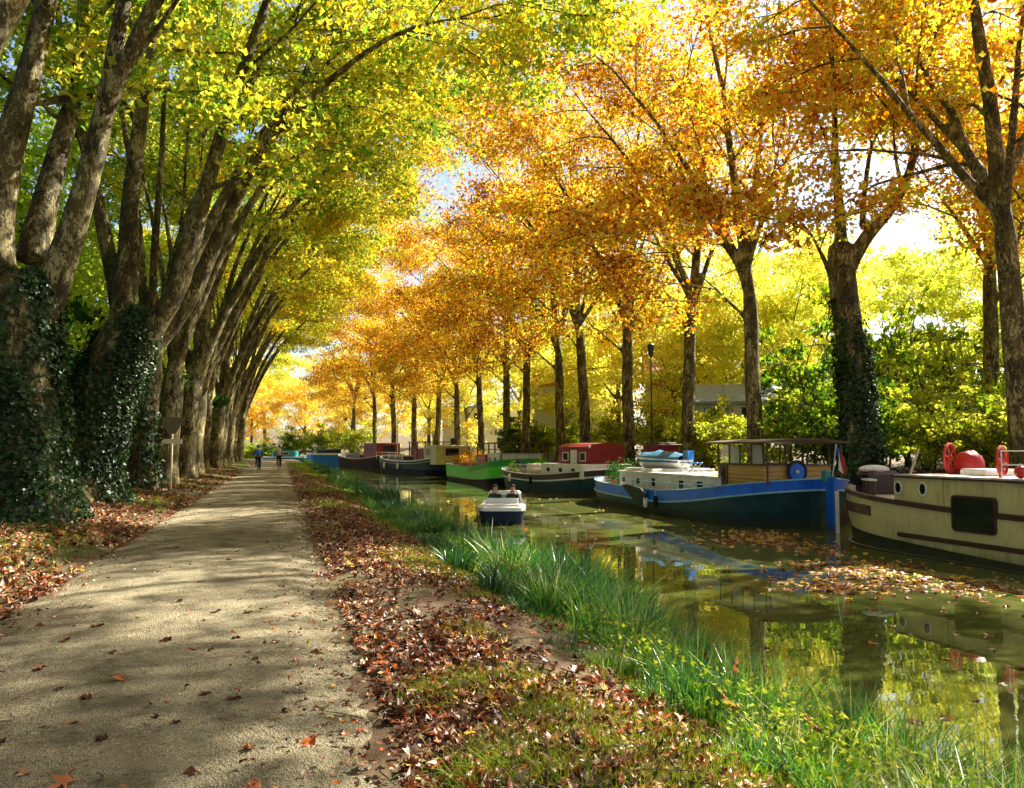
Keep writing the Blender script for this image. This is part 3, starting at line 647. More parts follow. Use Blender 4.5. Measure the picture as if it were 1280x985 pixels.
# trees behind the left row: green
for i, (x, y, s, t) in enumerate([(-13, 17, .8, .0), (-12.5, 26, .9, .1), (-12, 36, .95, .15), (-13, 46, 1, .2), (-13, 58, 1, .2), (-13, 72, 1, .3), (-13, 88, 1, .3), (-22, 30, 1.2, .1), (-24, 48, 1.2, .1), (-19, 22, 1.0, .05)]):
    e = place_tree(back_kinds[i % 2], (x, y, .3), rx.uniform(0, 6), s, t, 'green tree in the thicket behind the left row, %s from the camera' % ORD[i], 'green trees behind the left row', name='broadleaf_tree')
    e.children[1].material_slots[0].link = 'OBJECT'; e.children[1].material_slots[0].material = M['fol_green']; e.children[1].color = (.42+t, random.random(), .3, 1)
# ---- bushes
def bush(x, y, s, t, label, group, sz=1.0):
    e = place_tree(bush_kinds[random.randrange(2)], (x, y, float(ground_z(x, y))-.05), random.random()*6, s, t, label, group, name='bush'); e['category'] = 'bush'
    e.scale = (s, s, s*sz); e.children[1].color = (min(1, t*1.0+.14), random.random(), .3, 1); return e
g = 'green bushes on the far bank'
bl = [(22.6, 27.5, .95, .42, 1.1), (23.5, 30.6, 1.1, .5, 1.2), (24.8, 24.8, .9, .8, 1.0), (27, 21.5, .9, .8, 1.0), (25.2, 18.9, 1.0, .75, 1.1), (29, 25, 1.15, .8, 1.0), (31, 21, 1.05, .8, 1.0), (34, 26.5, 1.3, .95, 1.0), (36, 22, 1.2, .9, 1.0), (26, 33.5, 1.4, .45, 1.3), (23.5, 36, .95, .85, 1.0), (24, 41.5, 1, .8, 1.1), (28, 29.5, 1.3, .7, 1.1), (24.5, 48, 1.1, .8, 1), (24.5, 55, 1.1, .8, 1), (24, 63, 1.1, .75, 1), (23, 72, 1.1, .75, 1), (41, 30, 1.6, .85, 1.1), (28.5, 17.5, 1.0, .85, 1.0), (33, 17.0, 1.5, .35, 1), (40, 22.5, 1.4, .9, 1.0), (48, 27, 1.7, .85, 1.1), (31, 34, 1.8, .6, 1.3), (22.2, 39.6, .75, .95, 1.4), (20.4, 68.5, .9, .35, 1.2), (38, 18, 1.3, .1, 1.0)]
for i, (x, y, s, t, zz) in enumerate(bl):
    bush(x, y, s, t, 'leafy yellow green bush on the far bank, %s' % ('number %d' % (i+1) if False else ['beside the leaning trunk', 'under the grey roofed house', 'right of the ivy clad trunk', 'behind the red winch wheels', 'behind the cream barge rails', 'mid hillside thicket', 'low right of the ivy trunk', 'tall and bright on the hillside', 'pale green at the right hillside', 'behind the leaning trunk', 'gold, beside the lamp post', 'gold, left of the lamp post', 'tall, behind the wheelhouse', 'behind the red wheelhouse', 'behind the dark tug', 'behind the green barge', 'behind the pergola of the green barge', 'high on the slope behind the thicket', 'at the right edge by the rails', 'dark, low at the right edge', 'large, at the right edge of the slope', 'topmost at right', 'behind the house garden', 'slender and golden behind the blue dinghy', 'dark green beside the pergola boat', 'small and dark in the bright hillside'][i]), g, zz)
g = 'dark green bushes behind the left trees'
for i in range(11):
    bush(-8.6+rx.uniform(-1.2, .8), 14+i*4.6, rx.uniform(.9, 1.4), .15, 'dark green bush behind the left row of trunks, %s from the camera' % ORD[i], g, 1.3)
for i, (x, y) in enumerate([(-1.5, 129), (2.5, 131), (-6, 131), (6.5, 127), (10.5, 119)]):
    bush(x, y, 1.3, .4+.1*i, 'low bush at the canal bend, %s from the right of five' % ORD[i], 'bushes at the canal bend')

# ------------------------------------------------------------------ ground cover
nr = np.random.default_rng(77)
def scatter(n, x0, x1, y0, y1, pw=1.0):
    X = x0+(x1-x0)*nr.random(n); t = nr.random(n)
    Y = y0*(y1/y0)**(t**pw) if y0 > 0 else y0+(y1-y0)*t
    return X, Y
def litter(name, X, Y, size, label=None, dz=.012, rnd=None, mat='litter', flat=.6):
    Z = ground_z(X, Y)+dz+nr.random(len(X))*.03
    nm = nr.normal(size=(len(X), 3))*flat; nm[:, 2] = np.abs(nm[:, 2])+1
    o = leaf_mesh(name, np.stack([X, Y, Z], 1), nm, size*(.6+.8*nr.random(len(X))), M[mat], 'lobe', rnd, rg=nr, curl=nr.normal(size=len(X))*2.6+.9)
    o.color = (.48, .5, .3, 1); tag(o, label, 'leaves', kind='stuff'); return o
X1, Y1 = scatter(34000, .62, 3.3, 2.2, 60); wgt = np.exp(-((X1-1.4)/1.15)**2)+.10
k = nr.random(len(X1)) < wgt; X1, Y1 = X1[k], Y1[k]
# patchy drift
pt = np.sin(X1*2.2+Y1*.9)+np.sin(Y1*.47+1.3)+np.sin(X1*4.3-Y1*1.7)*.6; k = pt+nr.normal(size=len(X1))*.9 > -1.0
litter('leaf_litter', X1[k], Y1[k], .062, 'drift of brown and rust plane leaves between path and reeds')
X2, Y2 = scatter(30000, -9.5, -2.5, 5.5, 60, .9); k = nr.random(len(X2)) < (np.exp(-((X2+3.7)/2.2)**2)+.12)*np.clip(.75+.5*np.sin(X2*2.1+Y2*.8)+.4*np.sin(Y2*1.1-X2), .12, 1)
litter('leaf_litter', X2[k], Y2[k], .085, 'drift of brown and golden leaves under the left row of trees')
X3, Y3 = scatter(4000, 18.5, 30, 12, 60, 1); litter('leaf_litter', X3, Y3, .2, 'fallen leaves on the far bank under the trees')
# small crumbs of leaf on the path edges
X4, Y4 = scatter(9000, -2.6, .6, 3, 45); k = nr.random(len(X4)) < np.abs((X4+1)/1.6)**4*.9+.02
o = litter('leaf_crumbs', X4[k], Y4[k], .035, 'small torn leaf crumbs scattered along both path edges'); o.location.z = .05
tw = MB()
for k_ in range(420):
    side_ = random.random() < .55; x_ = random.uniform(.5, 2.9) if side_ else random.uniform(-6, -2.4); y_ = 2.6+random.random()**1.6*(20 if side_ else 26)
    a_ = random.random()*6.28; L_ = random.uniform(.08, .4); z_ = float(ground_z(x_, y_))+.035
    tw.tube([(x_, y_, z_), (x_+math.cos(a_)*L_*.5+random.gauss(0, .02), y_+math.sin(a_)*L_*.5, z_+random.uniform(0, .03)), (x_+math.cos(a_)*L_, y_+math.sin(a_)*L_, z_+random.uniform(-.01, .03))], [.005, .004, .002], M['bark2'], 4)
tag(tw.build('twigs'), 'thin fallen twigs lying through the leaf litter', 'twigs', kind='stuff')
# single leaves on the path: real things
pm = []
for q in range(4):
    p = np.zeros((1, 3)); nm = np.array([[.1*q-.15, .1, 1.0]])
    pm.append(leaf_mesh('fallen_leaf', p, nm, np.array([.095]), M['litter'], 'lobe', np.array([[.5, .66, .16, .56][q]]), parent=False, rg=nr, curl=np.array([1.2, -.8, -2.0, .6][q:q+1])))
pts = [(160, 848, 3), (320, 930, 0), (95, 975, 3), (325, 980, 3), (250, 810, 1), (395, 921, 0), (365, 883, 1), (60, 835, 2), (35, 870, 1), (325, 822, 2), (300, 796, 2), (205, 830, 1), (180, 772, 1), (230, 752, 2), (140, 920, 2), (105, 900, 1), (45, 962, 1), (170, 980, 1), (70, 905, 1), (120, 870, 2), (270, 812, 2), (130, 782, 2), (215, 800, 2), (400, 812, 2), (350, 745, 2), (290, 700, 2), (255, 728, 2), (300, 690, 2), (340, 775, 1), (90, 800, 2), (60, 780, 2), (405, 880, 2), (435, 905, 1), (455, 945, 1), (200, 715, 2), (330, 715, 1), (225, 685, 2), (310, 660, 2), (265, 865, 2), (15, 925, 2), (230, 900, 2), (380, 850, 1), (390, 700, 2), (275, 765, 2), (315, 765, 2), (350, 800, 2), (150, 815, 2), (85, 860, 2), (300, 870, 2), (250, 960, 2)]
def ground_px(px, py, h=1.62):
    s = (px-640)/1000; d = 1000*h/(py-560); la = s*d
    return la*.961+d*.277, d*.961-la*.277
for i, (px, py, q) in enumerate(pts):
    x, y = ground_px(px, py); o = link(bpy.data.objects.new('fallen_leaf', pm[q]))
    c = max(0, 1-((x+1.02)/1.6)**2); o.location = (x, y, .026+.035*c+.010); s = rx.uniform(.55, 1.2); o.scale = (s, s, s); o.rotation_euler = (rx.uniform(-.15, .15), rx.uniform(-.15, .15), rx.uniform(0, 6.28)); o.color = (.5, .5, .3, 1)
    tag(o, {3: 'bright orange plane leaf lying on the gravel path', 0: 'rust orange plane leaf lying on the gravel path', 1: 'tan plane leaf lying on the gravel path', 2: 'dark brown curled plane leaf lying on the gravel path'}[q], 'leaf', {3: 'bright orange leaves on the path', 0: 'rust leaves on the path', 1: 'tan leaves on the path', 2: 'dark brown leaves on the path'}[q])
# short grass on the verges
def grass(name, X, Y, h, w, mat, label, turn=.5, leanx=0., lean=.35):
    Z = ground_z(X, Y)-.03; ln = nr.normal(size=(len(X), 2))*lean*h[:, None]; ln[:, 0] += leanx*h
    o = blades(name, np.stack([X, Y, Z], 1), h, ln, w, M[mat], rg=nr); o.color = (turn, .5, .3, 1); return tag(o, label, 'grass', kind='stuff')
X5, Y5 = scatter(110000, .8, 3.4, 2.2, 90); pt = np.sin(X5*1.9+Y5*.7+2)+np.sin(Y5*.9-X5)+np.sin(X5*3.7+Y5*2.9)*.6+1.1*np.clip(X5-1.9, -1, 1)+.03*np.clip(Y5-20, 0, 50)
k = pt+nr.normal(size=len(X5))*.5 > .75
grass('verge_grass', X5[k], Y5[k], .05+.09*nr.random(k.sum()), .004+.0003*Y5[k], 'moss', 'short olive grass growing through the leaves beside the water', .6)
X6, Y6 = scatter(60000, -7, -2.8, 6, 90); pt = np.sin(X6*1.3+Y6*.5)+np.sin(Y6*.7+X6)
k = pt+nr.normal(size=len(X6))*.7 > .3
grass('verge_grass', X6[k], Y6[k], .05+.08*nr.random(k.sum()), .005+.0003*Y6[k], 'moss', 'short olive grass between leaves under the left trees', .45)
# tall waterside grass, clumped
def reeds(n, y0, y1, label, hs=1.0, wd=.006, turn=.42, x0=2.45, x1=4.5):
    nc = int(n/95); cx = x0+(x1-x0)*nr.random(nc)**.75; cy = y0*(y1/y0)**nr.random(nc); ch = nr.uniform(.35, 1.0, nc)**1.3*1.35*(.75+.35*np.sin(cy*2.1+cx*3)+.25*np.sin(cy*.77))
    i = nr.integers(0, nc, n); sp = .03+.15*nr.random(n)
    a = nr.random(n)*2*PI; X = cx[i]+np.cos(a)*sp; Y = cy[i]+np.sin(a)*sp*1.3
    X = np.minimum(X, 4.25+.25*np.sin(Y*.8)-.35*nr.random(n)); h = ch[i]*nr.uniform(.35, .8, n)*hs*np.interp(Y, [2.5, 6], [.62, 1])*np.interp(X, [2.5, 3.2, 4.4], [.45, .9, 1.0])
    Z = np.maximum(ground_z(X, Y), WATER-.1)-.03; ln = np.stack([np.cos(a), np.sin(a)], 1)*h[:, None]*.85*nr.random(n)[:, None]+nr.normal(size=(n, 2))*.2*h[:, None]; ln[:, 0] += .12*h
    o = blades('waterside_grass', np.stack([X, Y, Z], 1), h, ln, wd*(.6+.8*nr.random(n)), M['grass'], rg=nr, seg=4, rnd=np.clip((.65*nr.random(nc)[i]+.35*nr.random(n)), 0, 1)**1.25); o.color = (turn, .5, .3, 1); return tag(o, label, 'grass', kind='stuff')
reeds(36000, 2.3, 9.5, 'tall green grass on the near water edge at the lower right', 1.05, .007, .64)
reeds(52000, 8.5, 26, 'long bent green grass along the middle of the near bank', 1.05, .010, .42)
reeds(36000, 25, 108, 'far dark green strip of waterside grass', 1.0, .016, .40)
tx = []; 
for (px, py) in [(560, 855), (600, 850), (540, 870), (620, 950), (640, 940), (690, 965), (600, 790), (655, 840), (520, 700), (600, 740), (700, 880), (760, 930), (500, 660), (840, 970), (665, 900), (580, 965)]:
    x, y = ground_px(px, py); tx.append((x, y))
tx = np.array(tx); ii = nr.integers(0, len(tx), 5200); q = tx[ii]+nr.normal(size=(5200, 2))*np.array([.11, .13]); q = q[q[:, 0] < 3.6]
grass('verge_tufts', q[:, 0], q[:, 1], .05+.13*nr.random(len(q)), np.full(len(q), .0035), 'moss', 'bright green grass tufts poking through the leaves beside the path', .72, lean=.7)
# small broad-leaved weeds in the bank grass
X7, Y7 = scatter(9000, 2.6, 4.5, 2.4, 16, 1); Z7 = np.maximum(ground_z(X7, Y7), WATER)+.08+.35*nr.random(len(X7)); k = np.sin(X7*3+Y7*1.1)+np.sin(Y7*2.1) > -.2
nm = nr.normal(size=(k.sum(), 3)); nm[:, 2] += 1
o = leaf_mesh('bank_weeds', np.stack([X7, Y7, Z7], 1)[k], nm, .022+.03*nr.random(k.sum()), M['moss'], rg=nr); o.color = (.7, .2, .3, 1); tag(o, 'small leafy weeds between the grass blades of the near bank', 'weeds', kind='stuff')
# some bright leaves caught in the grass
cq = leaf_mesh('fallen_leaf', np.zeros((1, 3)), np.array([[.3, -.8, .6]]), np.array([.12]), M['litter'], 'lobe', np.array([.60]), parent=False, rg=nr)
for i, (x, y, z) in enumerate([(3.3, 5.4, .02), (2.75, 4.6, .05), (3.1, 4.25, -.0), (3.5, 6.2, -.1)]):
    o = link(bpy.data.objects.new('fallen_leaf', cq)); o.location = (x, y, z); o.rotation_euler = (rx.uniform(-.4, .4), 0, rx.uniform(0, 1)); o.color = (.52, .5, .3, 1)
    tag(o, 'vivid red orange leaf caught upright in the bank grass', 'leaf', 'red leaves caught in the grass')
# floating leaves
def floaters(n, f, label, size=.12):
    X, Y = f(n); o = leaf_mesh('floating_leaves', np.stack([X, Y, np.full(len(X), WATER+.006)], 1), np.stack([nr.normal(size=len(X))*.06, nr.normal(size=len(X))*.06, np.ones(len(X))], 1), size*(.6+.8*nr.random(len(X))), M['litter'], 'lobe', nr.random(len(X))**.7, rg=nr, curl=np.full(len(X), .35))
    o.color = (.62, .5, .3, 1); tag(o, label, 'leaves', kind='stuff')
def blobf(cs):
    def f(n):
        c = np.array(cs); i = nr.integers(0, len(c), n); return c[i, 0]+nr.normal(size=n)*c[i, 2], c[i, 1]+nr.normal(size=n)*c[i, 3]
    return f
floaters(420, blobf([(12.3, 17.3, .6, .9), (11.6, 19.0, .8, .7), (13.0, 19.9, .5, .8)]), 'leaves floating in a loose raft off the cream bow')
floaters(700, blobf([(10.6, 12.6, .9, .5), (9.4, 12.0, .5, .4), (11.8, 11.5, .7, .7), (11.2, 14.0, .8, .5)]), 'leaves floating beside the long cream barge')
floaters(500, lambda n: (4.8+12*nr.random(n), 4+40*nr.random(n)), 'single leaves spread over the open canal water', .10)
# ------------------------------------------------------------------ boats
def gfun(y, L, Lb, Ls, eb=.5, es=.5, gs=0.0, gb=0.0):
    db = (L/2-y)/Lb; ds = (y+L/2)/Ls
    a = (max(0, 1-(1-min(max(db, 0), 1))**2))**eb; b = (max(0, 1-(1-min(max(ds, 0), 1))**2))**es
    return (gb+(1-gb)*a)*(gs+(1-gs)*b)
class Hull:
    def __init__(s, L, W, Lb, Ls, eb=.5, es=.5, gs=0., gb=0.):
        s.L, s.W, s.a = L, W, (Lb, Ls, eb, es, gs, gb)
        n = 46; t = np.linspace(-1, 1, n); s.y = [L/2*math.sin(k*PI/2*.98)/math.sin(PI/2*.98)*1.0 for k in t]
    def half(s, y): return s.W/2*gfun(y, s.L, *s.a)
    def ring(s, z, ws, lb, ls, y0=None, y1=None, off=0):
        R = []; ysel = [y for y in s.y if (y0 is None or y >= y0) and (y1 is None or y <= y1)]
        for y in ysel:
            yy = y*(lb if y > 0 else ls)
            R.append((s.half(y)*ws+off, yy+off*(y/(s.L/2))**5, z(yy)))
        return R
def loft(mb, rings, mats, sides=(-1, 1), deck=None):
    n = len(rings[0])
    for sd in sides:
        V = []; [V.extend([(x*sd, y, z) for (x, y, z) in R]) for R in rings]
        for l in range(len(rings)-1):
            F = [[l*n+i, l*n+i+1, (l+1)*n+i+1, (l+1)*n+i][::sd] for i in range(n-1)]
            used = V; mb.add(used, F, mats[l]) if l == 0 else None
            if l > 0:
                sub = V[l*n:(l+2)*n]; mb.add(sub, [[i, i+1, n+i+1, n+i][::sd] for i in range(n-1)], mats[l])
    # close the ends
    for e in (0, n-1):
        V = []; F = []
        for R in rings: V += [(-R[e][0], R[e][1], R[e][2]), (R[e][0], R[e][1], R[e][2])]
        for l in range(len(rings)-1): mb.add([V[2*l], V[2*l+1], V[2*l+3], V[2*l+2]], [[0, 1, 2, 3]], mats[l])
    if deck:
        R = rings[-1]
        for i in range(n-1): mb.add([(-R[i][0], R[i][1], R[i][2]), (R[i][0], R[i][1], R[i][2]), (R[i+1][0], R[i+1][1], R[i+1][2]), (-R[i+1][0], R[i+1][1], R[i+1][2])], [[0, 1, 2, 3]], deck)
def strake(hull, name, z, h, ws, m, parent, off=.05, y0=None, y1=None, lb=1, ls=1):
    mb = MB(); rs = [hull.ring(lambda y: z(y)-h/2, ws, lb, ls, y0, y1, -.03), hull.ring(lambda y: z(y)-h/2+.01, ws, lb, ls, y0, y1, off), hull.ring(lambda y: z(y)+h/2-.01, ws, lb, ls, y0, y1, off), hull.ring(lambda y: z(y)+h/2, ws, lb, ls, y0, y1, -.03)]
    loft(mb, rs, [m]*3); return mb.build(name, parent)
def make_hull(hull, parent, levels, mats, deck_z, deck_m, deck_drop=.12):
    mb = MB(); rs = [hull.ring(*l) for l in levels]; loft(mb, rs, mats)
    # inner bulwark and deck
    top = levels[-1]
    inner = hull.ring(top[0], top[1], top[2], top[3], off=-.07); low = hull.ring(deck_z, top[1], top[2], top[3], off=-.09)
    inner = [(max(x, .0), y, z) for x, y, z in inner]; low = [(max(x, 0), y, min(z, q[2]-.02)) for (x, y, z), q in zip(low, inner)]
    loft(mb, [rs[-1], inner], [mats[-1]]); ob = mb.build('hull', parent, False)
    mb = MB(); loft(mb, [inner, low], [deck_m], deck=deck_m); mb.build('deck', parent)
    for p in ob.data.polygons: p.use_smooth = True
    return ob
def window(parent, c, w, h, axis, mframe, mglass=None, d=.03, fr=.05, name='window'):
    """axis x: pane normal along x"""
    mb = MB(); t = d
    def bx(u, z, su, sz, m, dd):
        cc = (c[0], c[1]+u, c[2]+z) if axis == 'x' else (c[0]+u, c[1], c[2]+z)
        ss = (dd, su, sz) if axis == 'x' else (su, dd, sz); mb.box(cc, ss, m)
    bx(-w/2, 0, fr, h+fr, mframe, t); bx(w/2, 0, fr, h+fr, mframe, t); bx(0, h/2, w-fr, fr, mframe, t); bx(0, -h/2, w-fr, fr, mframe, t)
    f = mb.build(name, parent); mb = MB()
    cc = c; ss = (d*.5, w-fr-.004, h-fr-.004) if axis == 'x' else (w-fr-.004, d*.5, h-fr-.004); mb.box(cc, ss, mglass or M['dark']); mb.build('pane', f); return f
def rail(parent, pts, h, m, levels=2, r=.018, name='railing'):
    mb = MB(); pts = [Vector(p) for p in pts]
    for l in range(levels): mb.tube([p+Vector((0, 0, h*(l+1)/levels)) for p in pts], r, m, 6)
    for p in pts: mb.tube([p, p+Vector((0, 0, h))], r, m, 6)
    return mb.build(name, parent)
def thing_at(name, lx, ly, lz, boat, label, cat, group=None, rz=0):
    """separate top-level thing that rests on a boat: world position from the boat's frame"""
    c, s = math.cos(boat.rotation_euler[2]), math.sin(boat.rotation_euler[2])
    return empty(name, (boat.location[0]+lx*c-ly*s, boat.location[1]+lx*s+ly*c, boat.location[2]+lz), boat.rotation_euler[2]+rz, label, cat, group)
def fender(boat, x, y, z, m, label, L=.42, r=.09):
    e = thing_at('boat_fender', x, y, z, boat, label, 'fender'); mb = MB(); mb.tube([(0, 0, -L/2), (0, 0, -L/2+.05), (0, 0, 0), (0, 0, L/2-.05), (0, 0, L/2)], [r*.4, r*.9, r, r*.9, r*.4], m, 12); mb.build('body', e, True)
    mb = MB(); mb.tube([(0, 0, L/2), (.02, 0, L/2+.5)], .012, M['rope'], 5); mb.build('rope', e); return e

# --- cream barge, bow to the far end
b = empty('river_barge', (16.1, 10.2, WATER), 0, 'long cream barge with red brown bands and a large square port', 'barge', 'moored barges')
H = Hull(17.6, 4.6, 3.1, 3.0, .5, .5)
wale = lambda y: 1.08+.36*max(0, (y-2)/6.8)**1.7+.2*max(0, (-y-4)/4.8)**2
low = lambda y: .16+.36*max(0, (y-1)/7.8)**1.5
make_hull(H, b, [(lambda y: -.35, .93, .97, .96), (lambda y: .0, .97, .98, .98), (low, .985, .985, .985), (lambda y: (low(y)+wale(y))/2, 1.0, 1, 1), (lambda y: wale(y)+.05, 1.0, 1.0, 1.0)], [M['blackgreen'], M['blackgreen'], M['cream'], M['cream']], lambda y: wale(y)-.1, M['palewood'])
strake(H, 'rubbing_band', wale, .13, 1.0, M['wine'], b, .035)
strake(H, 'lower_band', lambda y: .44+.02*y*.1, .12, .995, M['wine'], b, .03, None, 5.4)
strake(H, 'bow_band', lambda y: .93+.03*(y-6.5), .26, 1.0, M['wine'], b, .03, 5.9, None)
strake(H, 'waterline_stripe', lambda y: .03, .02, .975, M['steel'], b, .015)
# raised side
mb = MB(); mb.box((0, -1.3, 1.43), (4.52, 13.5, .66), M['cream'], bev=.0); mb.build('deckhouse', b)
mb = MB(); mb.box((0, -1.3, 1.785), (4.64, 13.6, .045), M['wine']); mb.box((0, -1.3, 1.825), (4.50, 13.46, .03), M['palewood']); mb.build('deckhouse_roof', b)
for y in (5.3, 4.56):
    mb = MB(); mb.ring((-2.275, y, 1.53), .105, (1, 0, 0), .022, M['white'], 20, .14); f = mb.build('porthole', b, True)
    mb = MB(); mb.disc((-2.27, y, 1.53), .098, (1, 0, 0), M['dark'], .03, 20, .133); mb.build('pane', f)
mb = MB()
def rrect(mb, c, w, h, r, m, d):
    pts = []
    for cx, cy, a0 in ((w/2-r, h/2-r, 0), (-w/2+r, h/2-r, PI/2), (-w/2+r, -h/2+r, PI), (w/2-r, -h/2+r, 1.5*PI)):
        for k in range(5): a = a0+k*PI/8; pts.append((cx+r*math.cos(a), cy+r*math.sin(a)))
    n = len(pts); V = [(c[0]-d/2, c[1]+p[0], c[2]+p[1]) for p in pts]+[(c[0]+d/2, c[1]+p[0], c[2]+p[1]) for p in pts]
    mb.add(V, [list(range(n)), list(range(n, 2*n))[::-1]]+[[i, (i+1) % n, n+(i+1) % n, n+i] for i in range(n)], m)
rrect(mb, (-2.30, 3.17, 1.07), 1.10, .76, .09, M['wine'], .09); f = mb.build('side_port', b)
mb = MB(); rrect(mb, (-2.31, 3.17, 1.07), 1.0, .67, .07, M['dark'], .09); mb.build('pane', f)
for y in (-1.5,):
    mb = MB(); rrect(mb, (-2.30, y, 1.07), 1.10, .76, .09, M['wine'], .09); f = mb.build('side_port', b)
    mb = MB(); rrect(mb, (-2.31, y, 1.07), 1.0, .67, .07, M['dark'], .09); mb.build('pane', f)
rail(b, [(-2.15, y, 1.84) for y in (2.6, 1.4, .2, -1.0, -2.2)], .55, M['white'], 2, .014)
rail(b, [(2.15, y, 1.84) for y in (5.0, 3.3, 1.6, -.3, -1.6, -2.9)], .62, M['white'], 2, .02)
# foredeck gear: bitts, winch with red wheels, hatch box
for dx, dy in ((-1.50, 7.25), (-1.72, 6.85)):
    mb = MB(); mb.tube([(dx, dy, 1.0), (dx, dy, 1.62)], .11, M['wine'], 12); mb.tube([(dx, dy, 1.62), (dx, dy, 1.66)], .145, M['white'], 12); mb.build('bollard', b)
mb = MB(); mb.box((-.75, 7.75, 1.55), (1.0, .7, .6), M['wine'], bev=.1); mb.ellipsoid((-.85, 7.75, 1.88), (.42, .34, .12), M['white']); mb.disc((-.1, 7.75, 1.7), .2, (1, 0, 0), M['black'], .2, 14); mb.disc((-1.4, 7.75, 1.62), .16, (1, 0, 0), M['black'], .16, 14); w = mb.build('windlass', b)
mb = MB()
for k in range(5): mb.ring((-1.0+.02*k, 6.4, 1.22+.035*k), .26-.015*k, (.05, .03, 1), .02, M['rope'], 18)
mb.build('rope_coil', b)
mb = MB(); mb.tube([(-2.30, -6, 1.66), (-2.31, -2, 1.58), (-2.31, 1.2, 1.62), (-2.30, 2.4, 1.76)], .014, M['rope'], 6); mb.build('hand_rope', b)
mb = MB()
for y in (-7.5, -5.2, -2.9, -.6, 1.7, 4.0): mb.box((-2.293, y, 1.43), (.012, .035, .6), M['cream'])
mb.build('plate_seam', b)
def wheel(parent, c, r, ax, m, rr=.03, sp=6, name='handwheel'):
    mb = MB(); mb.ring(c, r, ax, rr, m, 22); mb.disc(c, r*.2, ax, m, .09, 12); a = Vector(ax).normalized(); u = Vector((0, 0, 1)); w_ = a.cross(u)
    for k in range(sp):
        t = k*2*PI/sp+.2; mb.tube([Vector(c), Vector(c)+(w_*math.cos(t)+u*math.sin(t))*r], rr*.7, m, 5)
    return mb.build(name, parent)
wheel(b, (-1.2, 4.85, 2.22), .33, (.45, -1, 0), M['red'])
wheel(b, (-1.75, 2.95, 2.18), .30, (.45, -1, 0), M['red'])
mb = MB(); mb.tube([(-1.75, 3.0, 1.84), (-1.75, 3.0, 2.18)], .035, M['red'], 8); mb.tube([(-1.2, 4.9, 1.84), (-1.2, 4.9, 2.22)], .035, M['red'], 8); mb.build('wheel_stand', b)
mb = MB(); mb.ellipsoid((-.75, 4.75, 2.05), (.34, .30, .34), M['red'], 14, 10, lambda p: 1+.06*math.sin(9*p.x)); mb.box((-.75, 4.75, 1.86), (.7, .5, .1), M['dred']); mb.build('winch_cover', b, True)
mb = MB(); mb.box((.2, 1.9, 2.15), (1.7, 2.0, .62), M['dwood'], bev=.05); mb.box((.2, 1.9, 2.49), (1.9, 2.2, .06), M['deck'], bev=.02); hb = mb.build('companion_hatch', b)
for dy in (-.5, .5): window(hb, (-.66, 1.9+dy, 2.2), .6, .3, 'x', M['wine'])
mb = MB(); mb.box((-1.1, 3.9, 1.92), (.9, .7, .14), M['white'], bev=.03); mb.box((-1.0, .6, 1.90), (1.2, .9, .12), M['white2'], bev=.03); mb.box((-1.6, 1.7, 1.9), (.5, .8, .1), M['palewood'], bev=.02); mb.build('skylight', b)
for dy, m, lb in ((2.35, 'red', 'small pink red ball lying on the cream barge deck'), (2.05, 'white2', 'small white ball lying on the cream barge deck')):
    e = thing_at('float_ball', -1.95, dy, 1.84, b, lb, 'ball'); mb = MB(); mb.ellipsoid((0, 0, .13), (.12, .12, .13), M[m]); mb.build('ball', e, True); mb = MB(); mb.tube([(0, 0, .24), (0, 0, .30)], .02, M['rope'], 6); mb.build('eyelet', e)
mb = MB(); mb.tube([(-.3, 7.9, 1.4), (-.6, 7.4, 2.3)], .03, M['black'], 6); mb.tube([(.3, 7.9, 1.4), (.2, 7.3, 2.4)], .03, M['white'], 6); mb.build('anchor_davit', b)

# --- blue barge, stern with rudder towards the camera
b = empty('river_barge', (15.5, 28.0, WATER), 0, 'blue hulled barge with a wooden open wheelhouse and white cabin', 'barge', 'moored barges'); BB = b
H = Hull(15.3, 4.4, 3.6, 2.6, .55, .55)
shr = lambda y: .90+.25*max(0, y/7.8)**2+.66*max(0, (-y-.5)/7.3)**1.6
bb = lambda y: shr(y)-.42+.10*max(0, (-y-2)/5.8)
make_hull(H, b, [(lambda y: -.35, .86, .90, .86), (lambda y: 0, .93, .93, .90), (lambda y: bb(y)*.5, .98, .97, .95), (lambda y: bb(y)-.0, 1.0, .985, .99), (shr, .985, 1, 1)], [M['teal'], M['teal'], M['teal'], M['blue']], lambda y: .72+.55*max(0, (-y-3)/5)**1.5, M['deck'])
strake(H, 'rubbing_band', bb, .07, 1.0, M['paleblue'], b, .05, lb=.985, ls=.99)
strake(H, 'gunwale', shr, .05, .985, M['paleblue'], b, .03)
# cabin
mb = MB(); mb.box((0, -.3, 1.05), (3.1, 8.2, .80), M['white'], bev=.03); cab = mb.build('cabin', b)
mb = MB(); mb.box((0, -.3, 1.475), (3.25, 8.3, .05), M['white']); mb.box((0, 2.3, 1.56), (2.8, 2.7, .12), M['white'], bev=.03); mb.build('cabin_roof', b)
for y, w_, h_ in ((3.3, .34, .26), (1.9, .36, .28), (.5, .38, .36), (-1.75, .42, .36), (-3.1, .46, .38)):
    window(cab, (-1.56, y, 1.12), w_, h_, 'x', M['white2'])
mb = MB(); mb.box((-1.56, -.7, 1.08), (.03, .55, .66), M['white2'], bev=0); d = mb.build('cabin_door', b); mb = MB(); mb.tube([(-1.60, -.9, 1.05), (-1.60, -.9, 1.15)], .012, M['steel'], 6); mb.build('handle', d)
